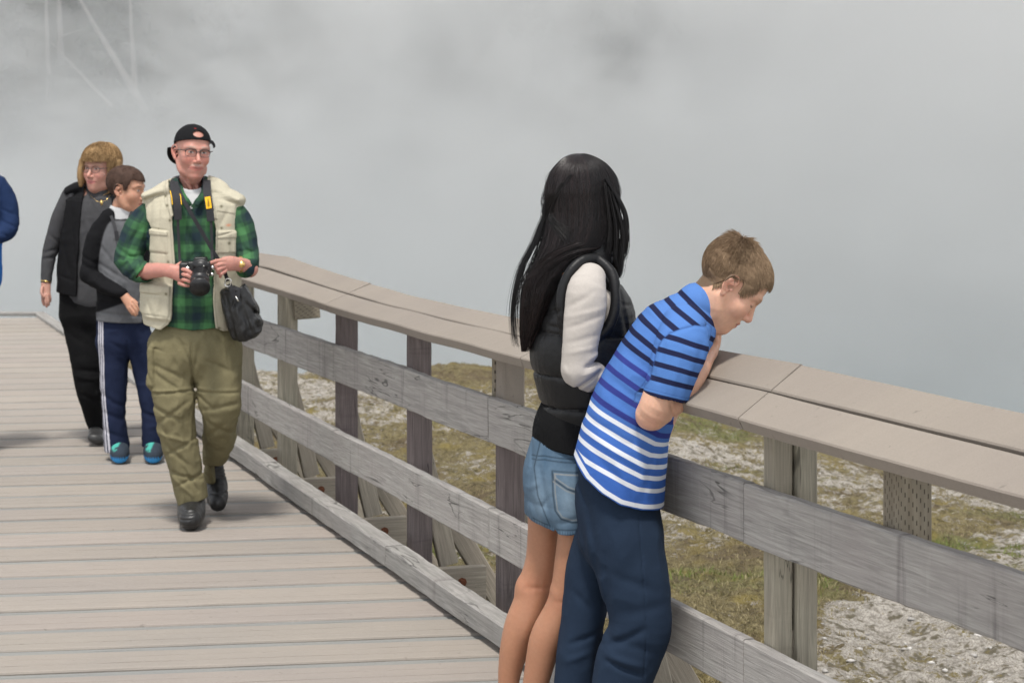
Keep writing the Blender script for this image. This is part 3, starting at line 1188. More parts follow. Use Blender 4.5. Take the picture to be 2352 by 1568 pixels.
def build_background():
    MAT['snag'] = m_plain('bleached_snag', (0.30, 0.28, 0.265), 0.9, 0.1, 0.15, 8, 0.3)
    MAT['bark'] = m_plain('pine_bark', (0.09, 0.065, 0.05), 0.95, 0.1, 0.3, 8, 0.4)
    MAT['needle'] = m_plain('pine_needles', (0.025, 0.035, 0.022), 0.9, 0.1, 0.5, 1.2, 0.0)
    Y = 47.5
    dead_tree(P(335, 255, Y), P(140, -70, Y), 0.09, 'bleached dead trunk leaning steeply to the left in the steam', 1, 1)
    dead_tree(P(312, 240, Y + .5), P(296, -40, Y + .5), 0.075, 'thin bleached dead trunk standing right of the leaning one', 1, 2)
    dead_tree(P(112, 235, Y + .3), P(104, -80, Y + .3), 0.07, 'pale dead trunk, leftmost of the upright ones in the steam', 1, 3)
    dead_tree(P(140, 150, Y + .8), P(133, -80, Y + .8), 0.095, 'pale upright dead trunk just left of the leaning one', 2, 4)
    dead_tree(P(255, 245, Y - .2), P(118, 98, Y - .2), 0.045, 'thin faint dead trunk slanting below the leaning one', 1, 5)
    spec = [(-12.6, 54, 5.5, 'dark bushy pine at the top left beyond the steam'), (-10.6, 57, 5.5, 'dark pine right behind the dead trunks'), (-7.5, 58, 6, 'dark pine to the right of the dead trunks'),
            (0.6, 56, 6.5, 'faint dark pine left of the middle gap in the steam'), (3.2, 57, 6.5, 'faint dark pine right of the middle gap in the steam'), (-4.0, 60, 7, 'faint pine above the man in the cap'), (-9.4, 53, 4.5, 'low dark pine between the dead trunks'), (-11.6, 60, 7.5, 'tall dark pine furthest to the left beyond the steam')]
    for i, (x, y, h, lb) in enumerate(spec):
        pine_tree(x, y, h, lb, 40 + i)
    # the steam cloud over the spring: a box of uneven vapour
    m = MB()
    m.box((-34, 24.2, -4.5), (34, 45.5, 15))
    n = NT('steam_vapour')
    geo = n.n('ShaderNodeNewGeometry')
    pos = geo.outputs['Position']
    def mp(loc, sc_):
        q = n.n('ShaderNodeMapping')
        q.inputs['Location'].default_value = loc
        q.inputs['Scale'].default_value = sc_
        n.l(pos, q.inputs[0])
        return q.outputs[0]
    n1 = n.noise(mp((3, 1, 7), (0.22, 0.10, 0.30)), 1.0, 3, 0.55, 0.6)
    n2 = n.noise(mp((9, 4, 2), (0.8, 0.3, 0.9)), 1.0, 2, 0.5, 0.4)
    n3 = n.noise(mp((1, 8, 5), (0.9, 0.12, 1.0)), 1.0, 3, 0.55, 0.8)
    d = n.math('ADD', n.math('MULTIPLY', n.math('SUBTRACT', n1, 0.5), STEAM['n1']), n.math('MULTIPLY', n.math('SUBTRACT', n2, 0.5), STEAM['n2']))
    d = n.math('ADD', d, STEAM['base'])
    for cx, cz, rx, rz, A in STEAM['holes']:
        q = mp((-cx / rx, 0, -cz / rz), (1 / rx, 0, 1 / rz))
        ln = n.n('ShaderNodeVectorMath', operation='DOT_PRODUCT')
        n.l(q, ln.inputs[0])
        n.l(q, ln.inputs[1])
        e = n.math('POWER', 2.718, n.math('MULTIPLY', ln.outputs[1], -1.0))
        wsp = n.ramp(n3, [(0.36, 0.15), (0.66, 1.5)])
        d = n.math('SUBTRACT', d, n.math('MULTIPLY', n.math('MULTIPLY', e, A), wsp))
    d = n.math('MAXIMUM', d, 0.012)
    v = n.n('ShaderNodeVolumePrincipled')
    v.inputs['Color'].default_value = STEAM['col']
    v.inputs['Anisotropy'].default_value = 0.0
    n.l(d, v.inputs['Density'])
    n.l(v.outputs[0], n.out.inputs['Volume'])
    o = m.build('steam', n.m)
    tag(o, kind='stuff', label='thick pale steam rising over the hot spring behind the railing', cat='steam')
    w = MB()
    w.add([(-150, 21, -2.75), (150, 21, -2.75), (150, 49, -2.75), (-150, 49, -2.75)], [(0, 1, 2, 3)])
    nw = NT('spring_water')
    wm = nw.bsdf((0.12, 0.2, 0.22), 0.08, 0.5, nw.bump(nw.noise(nw.coord(), 4, 3), 0.1, 0.02))
    tag(w.build('water', wm), kind='structure')


STEAM = dict(base=0.15, n1=0.20, n2=0.07, col=(0.962, 0.962, 0.958, 1),
             holes=[(-8.4, 3.3, 2.6, 1.7, 0.15), (-5.2, 2.5, 4.2, 1.9, 0.085), (1.3, 2.7, 1.9, 1.0, 0.075)])


def build_light_camera():
    w = bpy.data.worlds.new('World')
    SC.world = w
    w.use_nodes = True
    t = w.node_tree
    sky = t.nodes.new('ShaderNodeTexSky')
    sky.sky_type = 'NISHITA'
    sky.sun_disc = False
    el, az = math.radians(69), math.radians(190)     # azimuth from +Y (away) towards +X (right)
    sky.sun_elevation = el
    sky.sun_rotation = az
    sky.altitude = 2200
    sky.air_density = 1.0
    sky.dust_density = 3.5
    sky.ozone_density = 1.0
    bg = t.nodes['Background']
    bg.inputs['Strength'].default_value = 0.15
    hs = t.nodes.new('ShaderNodeHueSaturation')
    hs.inputs['Saturation'].default_value = 0.18
    t.links.new(sky.outputs[0], hs.inputs['Color'])
    t.links.new(hs.outputs[0], bg.inputs[0])
    L = bpy.data.lights.new('sun', 'SUN')
    L.energy = 1.95
    L.angle = math.radians(8.0)
    L.color = (1.0, 0.96, 0.90)
    o = bpy.data.objects.new('sun', L)
    COL.objects.link(o)
    d = Vector((math.cos(el) * math.sin(az), math.cos(el) * math.cos(az), math.sin(el)))
    o.rotation_euler = d.to_track_quat('Z', 'Y').to_euler()
    cam = bpy.data.cameras.new('view_camera')
    co = bpy.data.objects.new('view_camera', cam)
    COL.objects.link(co)
    co.location = (0, 0, CAMZ)
    co.rotation_euler = (math.radians(90), 0, 0)
    cam.sensor_width = 36
    cam.lens = FL / 2352 * 36
    cam.shift_y = -(784 - YH) / 2352
    cam.clip_end = 600
    cam.dof.use_dof = True
    cam.dof.focus_distance = 6.5
    cam.dof.aperture_fstop = 8.5
    SC.camera = co
    SC.view_settings.view_transform = 'Standard'
    SC.view_settings.look = 'None'
    SC.view_settings.exposure = 0.86
    SC.view_settings.gamma = 1.0
    SC.cycles.use_denoising = True
    SC.cycles.use_adaptive_sampling = True
    SC.cycles.adaptive_threshold = 0.02
    SC.cycles.max_bounces = 8
    SC.cycles.diffuse_bounces = 3
    SC.cycles.volume_bounces = 4
    SC.cycles.volume_max_steps = 48
    SC.cycles.volume_step_rate = 1.0
# ------------------------------------------------------------------ heads
class Head:
    """head frame: s sideways, f out of the face, u up; origin between the ears; metres of an adult head times scale"""
    def __init__(s, o, fdir, udir, scale=1.0, nose=1.0, jaw=1.0, eyes='open', chub=0.0, lipy=0.0, mw=1.0, smile=0.0):
        s.mw = mw
        f = nrm(fdir)
        u = np.asarray(udir, float)
        u = nrm(u - f * (u @ f))
        sd = np.cross(f, u)
        s.M = np.stack([sd, f, u], 1).astype(f32)
        s.o = np.asarray(o, f32)
        s.k = f32(scale)
        s.eyes = eyes
        ny = nose
        A = lambda *a: np.array(a, float)
        e = ell
        cran = U(0.03, e(A(0, -.014, .045), (.074, .094, .082)), e(A(0, .028, .045), (.062, .066, .066)))
        face = U(0.022, e(A(0, .034, -.03), (.057 + chub * .006, .064, .076)),
                 tube([A(.052, .0, -.04), A(.044 * jaw, .030, -.080), A(0, .066, -.096)], [.022, .020 + chub * .004, .022]),
                 tube([A(-.052, .0, -.04), A(-.044 * jaw, .030, -.080), A(0, .066, -.096)], [.022, .020 + chub * .004, .022]))
        base = U(0.03, cran, face)
        chin = e(A(0, .078, -.096), (.021 * jaw, .020, .018))
        muz = e(A(0, .072, -.064), (.034, .030, .030))
        brow = tube([A(.050, .068, .026), A(.034, .086, .033), A(.012, .093, .026), A(-.012, .093, .026), A(-.034, .086, .033), A(-.050, .068, .026)], [.009, .010, .009, .009, .010, .009])
        nos = U(0.006, tube([A(0, .094, .014), A(0, .1 + .004 * ny, -.006), A(0, .1 + .018 * ny, -.027)], [.0075, .0085, .0105]),
                e(A(.0115, .1 + .004 * ny, -.034), (.0075, .010, .008)), e(A(-.0115, .1 + .004 * ny, -.034), (.0075, .010, .008)), e(A(0, .102 + .010 * ny, -.034), (.008, .010, .007)))
        chk = U(0.01, e(A(.040, .060, -.024), (.023, .024, .024)), e(A(-.040, .060, -.024), (.023, .024, .024)))
        sock = [e(A(q * .031, .106, .010), (.019, .017, .0115)) for q in (1, -1)]
        ball = U(0.003, e(A(.031, .0765, .009), .0140), e(A(-.031, .0765, .009), .0140))
        lid = []
        if eyes == 'closed':
            lid = [tube([A(q * .016, .087, .004), A(q * .031, .0925, .0005), A(q * .044, .083, .003)], [.0013] * 3) for q in (1, -1)]
            ball = U(0.003, e(A(.031, .0775, .008), .0150), e(A(-.031, .0775, .008), .0150))
        else:
            lids_up = [tube([A(q * .016, .085, .011), A(q * .030, .0925, .0165), A(q * .045, .082, .011)], [.0028] * 3) for q in (1, -1)]
            lids_lo = [tube([A(q * .017, .085, .005), A(q * .031, .0905, .0015), A(q * .044, .082, .006)], [.0024] * 3) for q in (1, -1)]
            ball = U(0.0025, ball, *lids_up, *lids_lo)
        ly = lipy
        c_ = smile
        ulip = tube([A(.023 * mw, .083, -.0615 + c_), A(.010 * mw, .0965 + ly, -.0565), A(0, .0985 + ly, -.0575), A(-.010 * mw, .0965 + ly, -.0565), A(-.023 * mw, .083, -.0615 + c_)], [.003, .0052, .0052, .0052, .003])
        llip = tube([A(.021 * mw, .083, -.0655 + c_), A(.009, .0945 + ly, -.0695), A(-.009, .0945 + ly, -.0695), A(-.021 * mw, .083, -.0655 + c_)], [.003, .0060, .0060, .003])
        slit = tube([A(.026 * mw, .084, -.0625 + c_), A(0, .108 + ly, -.0633), A(-.026 * mw, .084, -.0625 + c_)], [.0012, .0022, .0012])
        ears = []
        for q in (1, -1):
            W = lambda y, z, o=0.0: A(q * (.0735 - (y * 1.12 + .002) * .40 + o), y * 1.12 + .001, z * 1.12)
            plate = tube([W(-.010, .016, -.001), W(-.012, .0, -.001), W(-.007, -.018, -.001)], [(.0125, .0035), (.0135, .0035), (.009, .0035)], 2, (1, 0, 0))
            helix = tube([W(.004, .006, .003), W(.003, .020, .004), W(-.006, .0295, .005), W(-.018, .027, .005), W(-.0255, .015, .005), W(-.0255, -.001, .004), W(-.019, -.015, .003), W(-.010, -.024, .002)], [.0028, .0032, .0036, .0038, .0038, .0034, .003, .004], 3)
            anti = tube([W(-.012, .017, .003), W(-.0185, .006, .004), W(-.017, -.008, .003), W(-.010, -.015, .003)], [.0025, .003, .003, .003], 3)
            lobe = ell(W(-.006, -.0255, .001), (.0055, .0085, .0085))
            trag = ell(W(.004, -.006, .002), (.004, .0045, .006))
            hole = ell(W(-.005, -.004, .006), (.007, .008, .010))
            ears.append(U(0.0035, SUB(0.003, U(0.003, plate, lobe), hole), helix, anti, trag))
        s.base = base

        def f(q):
            d = smin(base(q), chin(q), 0.018)
            d = smin(d, muz(q), 0.016)
            d = smin(d, chk(q), 0.03)
            d = smin(d, brow(q), 0.012)
            for k in sock:
                d = smax(d, -k(q), 0.012)
            d = smin(d, ball(q), 0.0035)
            for k in lid:
                d = smax(d, -k(q), 0.001)
            d = smin(d, nos(q), 0.009)
            d = smin(d, ulip(q), 0.004)
            d = smin(d, llip(q), 0.004)
            d = smax(d, -slit(q), 0.0025)
            for k in ears:
                d = smin(d, k(q), 0.004)
            return d
        s.lf = f

    def loc(s, p):
        return ((p - s.o) @ s.M) / s.k

    def w(s, a, b, c):
        return s.o + s.M @ (np.array([a, b, c], f32) * s.k)

    def __call__(s, p):
        c = np.array([0, 0.01, 0.01], f32)
        if not hasattr(s, 'cf'):
            o = s.o + s.M @ c * s.k
            s.cf = culled(lambda x: s.lf(s.loc(x)) * s.k, o - f32(.15) * s.k, o + f32(.15) * s.k)
        return s.cf(p)

    def color(s, p, c, skin, lip, browc=None, blush=None, iris=(0.05, 0.035, 0.025)):
        """paint lips, brows and eyes into colour rows c"""
        q = s.loc(p)
        a, f, u = np.abs(q[:, 0]), q[:, 1], q[:, 2]
        front = f > 0.06
        sm = lambda x, e0, e1: np.clip((x - e0) / (e1 - e0), 0, 1)
        if blush is not None:
            k = (np.exp(-((a - .040) ** 2 + (u + .026) ** 2) / .024 ** 2) + 0.7 * np.exp(-(a ** 2 + (u + .030) ** 2) / .015 ** 2) + 0.5 * np.exp(-(a ** 2 + (u + .1) ** 2) / .02 ** 2)) * (f > 0.02)
            ke = np.exp(-((f + .012) ** 2 + u ** 2) / .03 ** 2) * (a > 0.069)
            k = np.clip(k * 0.55 + ke * 0.6, 0, 1)[:, None]
            c[:] = c * (1 - k) + np.array(blush) * k
        m = ((a / (.025 * s.mw)) ** 2 + ((u + .0632) / .0115) ** 2) < 1
        k = (sm(1 - ((a / (.025 * s.mw)) ** 2 + ((u + .0632) / .0122) ** 2), 0, .35) * (f > .078) * m)[:, None]
        c[:] = c * (1 - k) + np.array(lip) * k
        k = (np.exp(-((u + .0633) / .0014) ** 2) * (a < .026 * s.mw) * (f > .07))[:, None] * 0.75
        c[:] = c * (1 - k) + np.array(lip) * 0.25 * k
        if browc is not None:
            bl = .0335 - 0.20 * np.abs(a - .030) ** 1.0 * 0.35
            k = (np.exp(-((u - bl) / .0036) ** 2) * sm(a, .011, .016) * (1 - sm(a, .044, .054)) * (f > .05))[:, None] * 0.8
            c[:] = c * (1 - k) + np.array(browc) * k
        ex, eu = a - .031, u - (.009 if s.eyes == 'open' else .003)
        if s.eyes == 'open':
            op = (np.abs(ex) < .0125) & (np.abs(eu) < .0045 * np.sqrt(np.clip(1 - (ex / .0128) ** 2, 0, 1))) & (f > .075)
            c[op] = np.array([0.52, 0.48, 0.45])
            ir = op & (ex ** 2 + eu ** 2 < .0058 ** 2)
            c[ir] = np.array(iris)
            k = (np.exp(-((eu - .0055 + 12 * ex * ex) / .0013) ** 2) * (np.abs(ex) < .0145) * (f > .07))[:, None] * 0.7
            c[:] = c * (1 - k) + np.array([0.03, 0.02, 0.018]) * k
        else:
            k = (np.exp(-((eu + 0.0025 - 9 * ex * ex) / .0022) ** 2) * (np.abs(ex) < .017) * (f > .066))[:, None] * 0.9
            c[:] = c * (1 - k) + np.array([0.05, 0.03, 0.025]) * k
        return c


def hair_shell(H, region, th=0.010, rough_amp=0.003, freq=55, st=(1, 1, 0.4)):
    """cap of hair: the skull grown by th where region(q)>0 (q in head space)"""
    def f(p):
        q = H.loc(p)
        d = H.base(q) * H.k - th + rough_amp * fbm(q * np.array(st, f32) * f32(freq), 3)
        r = region(q)
        return smax(d, -r * H.k, 0.006)
    return f


def scalp_strands(H, region, n, length, flow, lift, mat, parent, name, c0, c1, w0=0.0009, w1=0.0003, th=0.006, seg=6, seed=3, grav=0.0, streak=0.25, lo=0.0):
    rg = np.random.default_rng(seed)
    v = rg.normal(0, 1, (n * 6, 3))
    v /= np.linalg.norm(v, axis=1, keepdims=True)
    q = (np.array([0, .0, .04]) + v * 0.16).astype(f32)
    for _ in range(14):       # project on the skull
        d = H.base(q)
        q = q - grad(H.base, q, 0.002) * (d[:, None] - th)
    ok = region(q) > lo + rg.normal(0, 0.002, len(q))
    q = q[ok][:n]
    nn = grad(H.base, q, 0.002)
    L = length(q) * rg.uniform(0.75, 1.15, len(q))
    path = [q.copy()]
    p = q.copy()
    fl = flow(q)
    fl = fl + rg.normal(0, 0.16, fl.shape)
    fl = fl + 0.35 * np.stack([fbm(q * 40 + 9 * i, 2) for i in range(3)], 1)
    for k in range(seg - 1):
        nn = grad(H.base, p.astype(f32), 0.002)
        t = fl - nn * (fl * nn).sum(1, keepdims=True)
        t /= np.linalg.norm(t, axis=1, keepdims=True) + 1e-6
        lf = lift(q) if callable(lift) else lift
        lf = np.reshape(lf, (-1, 1)) if np.ndim(lf) else lf
        p = p + (t + nn * lf) * (L / (seg - 1))[:, None]
        p[:, 2] -= grav * k
        d = H.base(p.astype(f32))
        p = p + nn * np.clip(th * 0.6 - d, 0, 1)[:, None]
        path.append(p.copy())
    path = np.stack(path, 1)
    W = H.o + (path * H.k) @ H.M.T
    t = np.clip(rg.random((len(q), 1)) + streak * fbm(q * 30, 2)[:, None], 0, 1)
    cols = np.array(c0) * (1 - t) + np.array(c1) * t
    return strands(name, W, w0, w1, MAT[mat], parent, cols)


def finger(pts, r0, r1):
    return tube(pts, list(np.linspace(r0, r1, len(pts))), 2)
# ------------------------------------------------------------------ boy in the striped shirt leaning over the cap rail
def build_boy():
    G = Fig(6.5)
    R_ = G.r
    t = thing('person', 'boy in a blue striped tee and navy sweatpants bending over the railing', 'person', tuple(G.p(1400, 1785, 0)))
    H = Head(G.p(1672, 652, 0), (.698, 0.05, -.716), (.716, 0, .698), 1.045, nose=0.8, eyes='closed', lipy=0.003)
    skin, lip = np.array([0.62, 0.362, 0.252]), np.array([0.50, 0.20, 0.165])
    neck = U(0.02, G.T([(1640, 672, 0, 46, .056), (1612, 702, 0, 47, .056), (1580, 740, 0, 50, .065)]),
             G.T([(1652, 722, 0, 22, .04), (1620, 742, 0, 26, .05)]))
    neck = U(0.02, neck, G.T([(1578, 760, 0, 56, .11), (1555, 800, 0, 66, .13)]))
    armR = U(0.014, G.T([(1562, 780, -.165, 38), (1535, 860, -.185, 40), (1508, 930, -.19, 38), (1494, 955, -.18, 34, .038)]),
             G.T([(1496, 952, -.17, 34, .038), (1544, 921, -.165, 33, .038), (1592, 867, -.12, 27), (1619, 827, 0, 20), (1629, 807, .05, 18.5)]),
             G.E(1488, 962, -.165, 24, 20, .026))
    # loosely closed hand lying on the far board of the cap
    hnd = U(0.008, G.T([(1627, 812, .045, 18), (1635, 790, .075, 20, .022), (1640, 766, .08, 18, .026)]))
    for i, (dx, dd) in enumerate(((0, -.030), (1, -.011), (1, .009), (-2, .028))):
        hnd = U(0.004, hnd, finger([G.p(1643 + dx, 776, .08 + dd), G.p(1645 + dx, 757 + i * 2, .08 + dd), G.p(1632 + dx, 746 + i * 2, .075 + dd), G.p(1622, 756 + i, .07 + dd)], .0092, .0074))
    hnd = U(0.004, hnd, finger([G.p(1636, 796, .055), G.p(1645, 780, .042), G.p(1640, 762, .045)], .0105, .0080))
    armL = U(0.014, G.T([(1580, 770, .16, 38), (1585, 850, .24, 36), (1600, 880, .26, 32)]), G.T([(1600, 880, .26, 30), (1622, 850, .22, 22), (1630, 815, .14, 17)]),
             G.E(1632, 800, .13, 14, 18, .03))
    body = U(0.012, U(0.028, H, neck), armR, hnd, armL,
             G.T([(1400, 1080, .06, 40), (1345, 1420, .08, 32), (1330, 1690, .08, 26), (1318, 1775, .07, 24)]), G.T([(1425, 1080, -.06, 40), (1462, 1420, -.08, 36), (1425, 1690, -.08, 26), (1418, 1775, -.08, 24)]), G.T([(1560, 790, 0, 60, .12), (1430, 1080, 0, 70, .12)]))

    def hl(q):
        f, u = q[:, 1], q[:, 2]
        line = np.interp(f, [-.12, -.078, -.055, -.042, -.030, -.016, .012, .022, .028, .040, .046, .054, .066, .080, .12],
                         [-.078, -.076, -.066, -.048, -.012, .030, .036, .022, .000, .004, .030, .060, .078, .076, .070]).astype(f32)
        return u - line
    hc0, hc1 = np.array([0.145, 0.095, 0.058]), np.array([0.33, 0.232, 0.145])

    body = G.folds(body, [(1527, 902, 1540, 958, 3.5, .006), (1536, 930, 1552, 955, 3, .003)])

    def colf(p):
        c = np.tile(skin, (len(p), 1)).astype(f32)
        c *= (1 + 0.10 * fbm(p * 25, 2))[:, None]
        q = H.loc(p)
        near = np.linalg.norm(q, axis=1) < 0.2
        H.color(p, c, skin, lip, (0.28, 0.18, 0.11), (0.66, 0.30, 0.225))
        k = (np.exp(-(((p - G.p(1492, 972, -.19)) / [.04, .08, .03]) ** 2).sum(1)))[:, None] * 0.35
        c[:] = c * (1 - k) + np.array([0.62, 0.29, 0.21]) * k
        k = np.clip(hl(q) / 0.004, 0, 1)
        k = (k * near * (q[:, 2] > -.09))[:, None]
        c[:] = c * (1 - k) + (hc0 * 0.9) * k
        return c
    sdf_obj('body', body, *G.box(1290, 520, 1790, 1790, -.30, .52), 0.0028, MAT['skin'], t, colf)
    # hair: soft mass plus short strands combed forward from the crown
    sdf_obj('hair', hair_shell(H, hl, 0.0085, 0.004, 60, (1, .35, 1)), *G.box(1560, 520, 1800, 700, -.14, .14), 0.0022, MAT['hairmatte'], t,
            lambda p: (hc0 * 1.0 + (hc1 - hc0) * np.clip(0.40 + 0.8 * fbm(H.loc(p) * np.array([70, 22, 70], f32), 2), 0, 1)[:, None]).astype(f32))

    def flow(q):
        w = np.array([0, -.062, .115])
        v = q - w
        v = v / (np.linalg.norm(v, axis=1, keepdims=True) + 1e-6)
        fw = np.tile(np.array([[0, 0.55, -0.35]]), (len(q), 1))
        back = (q[:, 1] < -.04)[:, None]
        return v + np.where(back, np.array([[0, 0.1, -0.55]]), fw)

    scalp_strands(H, hl, 14000, lambda q: np.minimum(0.009 + 0.85 * np.clip(hl(q), 0, 1), 0.026 + 0.010 * np.clip(q[:, 2] / .1, 0, 1)), flow,
                  lambda q: 0.05 + 0.6 * np.exp(-((q[:, 1] + .062) ** 2 + (q[:, 2] - .115) ** 2) / .02 ** 2), 'hairmatte', t, 'hair', hc0, hc1, 0.00065, 0.0002, 0.0075, 6, 5)
    # T-shirt
    trunk = G.T([(1602, 700, 0, 52, .072), (1590, 718, 0, 66, .10), (1572, 744, 0, 80, .138), (1540, 782, 0, 92, .165), (1500, 848, 0, 95, .165), (1468, 905, 0, 97, .155), (1444, 972, 0, 102, .155),
                 (1424, 1060, 0, 108, .166), (1410, 1140, 0, 116, .172), (1404, 1190, 0, 118, .174)], 3)
    slR = G.T([(1572, 748, -.12, 50), (1566, 790, -.165, 61, .068), (1548, 845, -.185, 57, .066), (1531, 905, -.19, 52, .062), (1524, 935, -.19, 51, .06)], 3)
    slL = G.T([(1576, 752, .12, 48), (1576, 795, .16, 48), (1572, 840, .18, 46)], 3)
    hemline = [(1150, 930), (1300, 1036), (1313, 1043), (1341, 1083), (1378, 1113), (1418, 1136), (1470, 1151), (1515, 1159), (1640, 1163), (1700, 400), (1150, 400)]
    slcut = [(1440, 872), (1483, 884), (1530, 896), (1581, 910), (1660, 925), (1700, 600), (1400, 600)]
    slR_c = INT(0.004, slR, G.prism(slcut))
    inner = G.T([(1540, 878, -.188, 46, .055), (1531, 905, -.19, 46, .056), (1520, 950, -.19, 46, .056)])
    slR_c = SUB(0.003, slR_c, INT(0.002, inner, G.prism([(1400, 878), (1700, 905), (1700, 1100), (1400, 1100)])))
    trunk_c = INT(0.004, trunk, G.prism(hemline))
    trunk_c = SUB(0.004, trunk_c, G.T([(1402, 1210, 0, 108, .164), (1409, 1162, 0, 106, .164)]))
    collar = G.T([(1583, 690, 0, 47, .062), (1640, 660, 0, 60, .07)])
    shirt = U(0.016, SUB(0.004, trunk_c, G.T([(1626, 694, 0, 44, .054), (1660, 660, 0, 52, .06)])), slL)
    shirt = U(0.006, shirt, slR_c)
    shirt = U(0.004, shirt, SUB(0.004, INT(0.003, G.T([(1600, 704, 0, 53, .064), (1588, 722, 0, 56, .068)]), G.prism([(1560, 660), (1632, 742), (1600, 800), (1500, 720)])), G.T([(1622, 698, 0, 45, .057), (1660, 660, 0, 52, .06)])))
    shirt = G.folds(shirt, [(1345, 950, 1450, 1010, 10, .004), (1352, 985, 1480, 1060, 9, -.004), (1360, 1020, 1420, 1090, 10, .004), (1395, 1010, 1450, 1120, 10, -.004), (1500, 1010, 1470, 1130, 9, .004),
                            (1440, 800, 1500, 850, 10, .004), (1400, 860, 1460, 900, 9, .003), (1515, 760, 1500, 850, 7, .004), (1600, 770, 1560, 900, 9, .003), (1545, 800, 1530, 880, 8, -.003),
                            (1380, 900, 1450, 950, 10, -.003), (1490, 900, 1450, 1000, 9, .004), (1545, 990, 1500, 1080, 9, .004), (1530, 690, 1560, 730, 7, .002), (1430, 930, 1480, 1120, 6, -.003),
                            (1499, 779, 1525, 749, 4, .003), (1525, 749, 1583, 731, 4, .003), (1583, 731, 1620, 738, 4, .003), (1499, 779, 1490, 840, 5, .004)])
    shirt = rough(shirt, 0.006, 10, (1, 1, 1), 2)

    ax0, ax1 = np.array([1600., 690.]), np.array([1395., 1170.])
    ad = (ax1 - ax0) / np.linalg.norm(ax1 - ax0)

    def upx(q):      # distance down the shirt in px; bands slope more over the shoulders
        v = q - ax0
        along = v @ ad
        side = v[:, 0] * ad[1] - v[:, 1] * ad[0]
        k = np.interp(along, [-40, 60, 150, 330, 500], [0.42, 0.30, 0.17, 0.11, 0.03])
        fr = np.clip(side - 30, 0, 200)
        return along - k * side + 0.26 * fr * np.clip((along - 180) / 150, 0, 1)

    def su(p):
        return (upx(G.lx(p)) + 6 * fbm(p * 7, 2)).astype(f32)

    smask = [(1499, 782), (1510, 762), (1527, 747), (1553, 737), (1583, 731), (1622, 738), (1670, 790), (1640, 940), (1440, 905), (1482, 850)]

    def sv(p):      # on the sleeve: px up from the hem
        q = G.lx(p)
        return (-(q[:, 1] - (896 + (q[:, 0] - 1530) * 0.26 + 0.0009 * (q[:, 0] - 1530) ** 2)) + 4 * fbm(p * 8, 2)).astype(f32)

    def sm(p):
        d = -poly2(smask, G.lx(p)) * (G.Y / FL)
        side = (G.Y - 0.03 - p[:, 1])
        gap = trunk(p) - slR(p)
        return np.minimum(np.minimum(d, side), gap + 0.03).astype(f32)

    def hm(p):
        return (-poly2(hemline, G.lx(p))).astype(f32)
    n = NT('striped_jersey')
    u, v = n.attr('su', 2), n.attr('sv', 2)
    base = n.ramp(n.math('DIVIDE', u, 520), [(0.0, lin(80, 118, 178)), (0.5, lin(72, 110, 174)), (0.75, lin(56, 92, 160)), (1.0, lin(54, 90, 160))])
    navy, indigo, white = lin(30, 34, 62), lin(48, 56, 122), (0.58, 0.60, 0.64)
    col = base
    def band(src, c, w):
        a = n.math('ABSOLUTE', n.math('SUBTRACT', src, c))
        return n.ramp(n.math('DIVIDE', a, w), [(0.44, 1.0), (0.56, 0.0)])
    for key, cc, wd in (('navy', navy, 12), ('indigo', indigo, 12.5), ('white', white, 10)):
        for c in upx(np.array(STRIPES[key], f32)):
            col = n.mix(band(u, float(c), wd), col, cc)
    h_ = n.attr('hm', 2)
    col = n.mix(n.math('LESS_THAN', h_, 20.0), col, base)
    col = n.mix(band(h_, 9.0, 10), col, white)
    sc = n.mix(0.0, lin(77, 116, 176), lin(77, 116, 176))
    for c in (4, 41, 74, 107, 139):
        sc = n.mix(band(v, c, 12 if c > 5 else 10), sc, navy)
    sc = n.mix(band(v, 15, 2.5), sc, lin(70, 106, 165))
    mk = n.attr('sm', 2)
    col = n.mix(n.math('GREATER_THAN', mk, 0.0), col, sc)
    col = n.mix(n.ramp(n.math('ABSOLUTE', mk), [(0.001, 0.5), (0.0035, 0.0)]), col, lin(44, 66, 112))
    co = n.coord()
    col = n.mix(1.0, col, n.ramp(n.noise(co, 420, 3, 0.7), [(0.3, 0.93), (0.7, 1.06)]), 'MULTIPLY')
    nr = n.bump(n.noise(co, 600, 3), 0.12, 0.002)
    nr = n.bump(n.noise(n.coord((14, 14, 40)), 1.0, 3), 0.25, 0.006, nr)
    MAT['stripes'] = n.bsdf(col, 0.9, 0.12, nr)
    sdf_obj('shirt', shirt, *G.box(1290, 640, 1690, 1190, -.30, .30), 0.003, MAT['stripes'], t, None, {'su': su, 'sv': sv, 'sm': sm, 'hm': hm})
    # sweatpants
    pel = G.T([(1414, 1080, 0, 84, .135), (1416, 1150, 0, 94, .145), (1425, 1225, 0, 97, .148)])
    lgN = G.T([(1444, 1245, -.07, 82, .092), (1452, 1310, -.08, 84, .092), (1468, 1400, -.085, 75, .088), (1466, 1450, -.085, 73, .085), (1440, 1525, -.08, 70, .08), (1425, 1600, -.08, 66, .076), (1420, 1755, -.08, 56, .07)])
    lgF = G.T([(1386, 1245, .075, 70, .09), (1362, 1310, .08, 62, .088), (1340, 1420, .08, 52, .082), (1322, 1560, .08, 50, .078), (1312, 1760, .08, 46, .07)])
    tr = U(0.012, U(0.04, pel, lgN), U(0.03, pel, lgF))
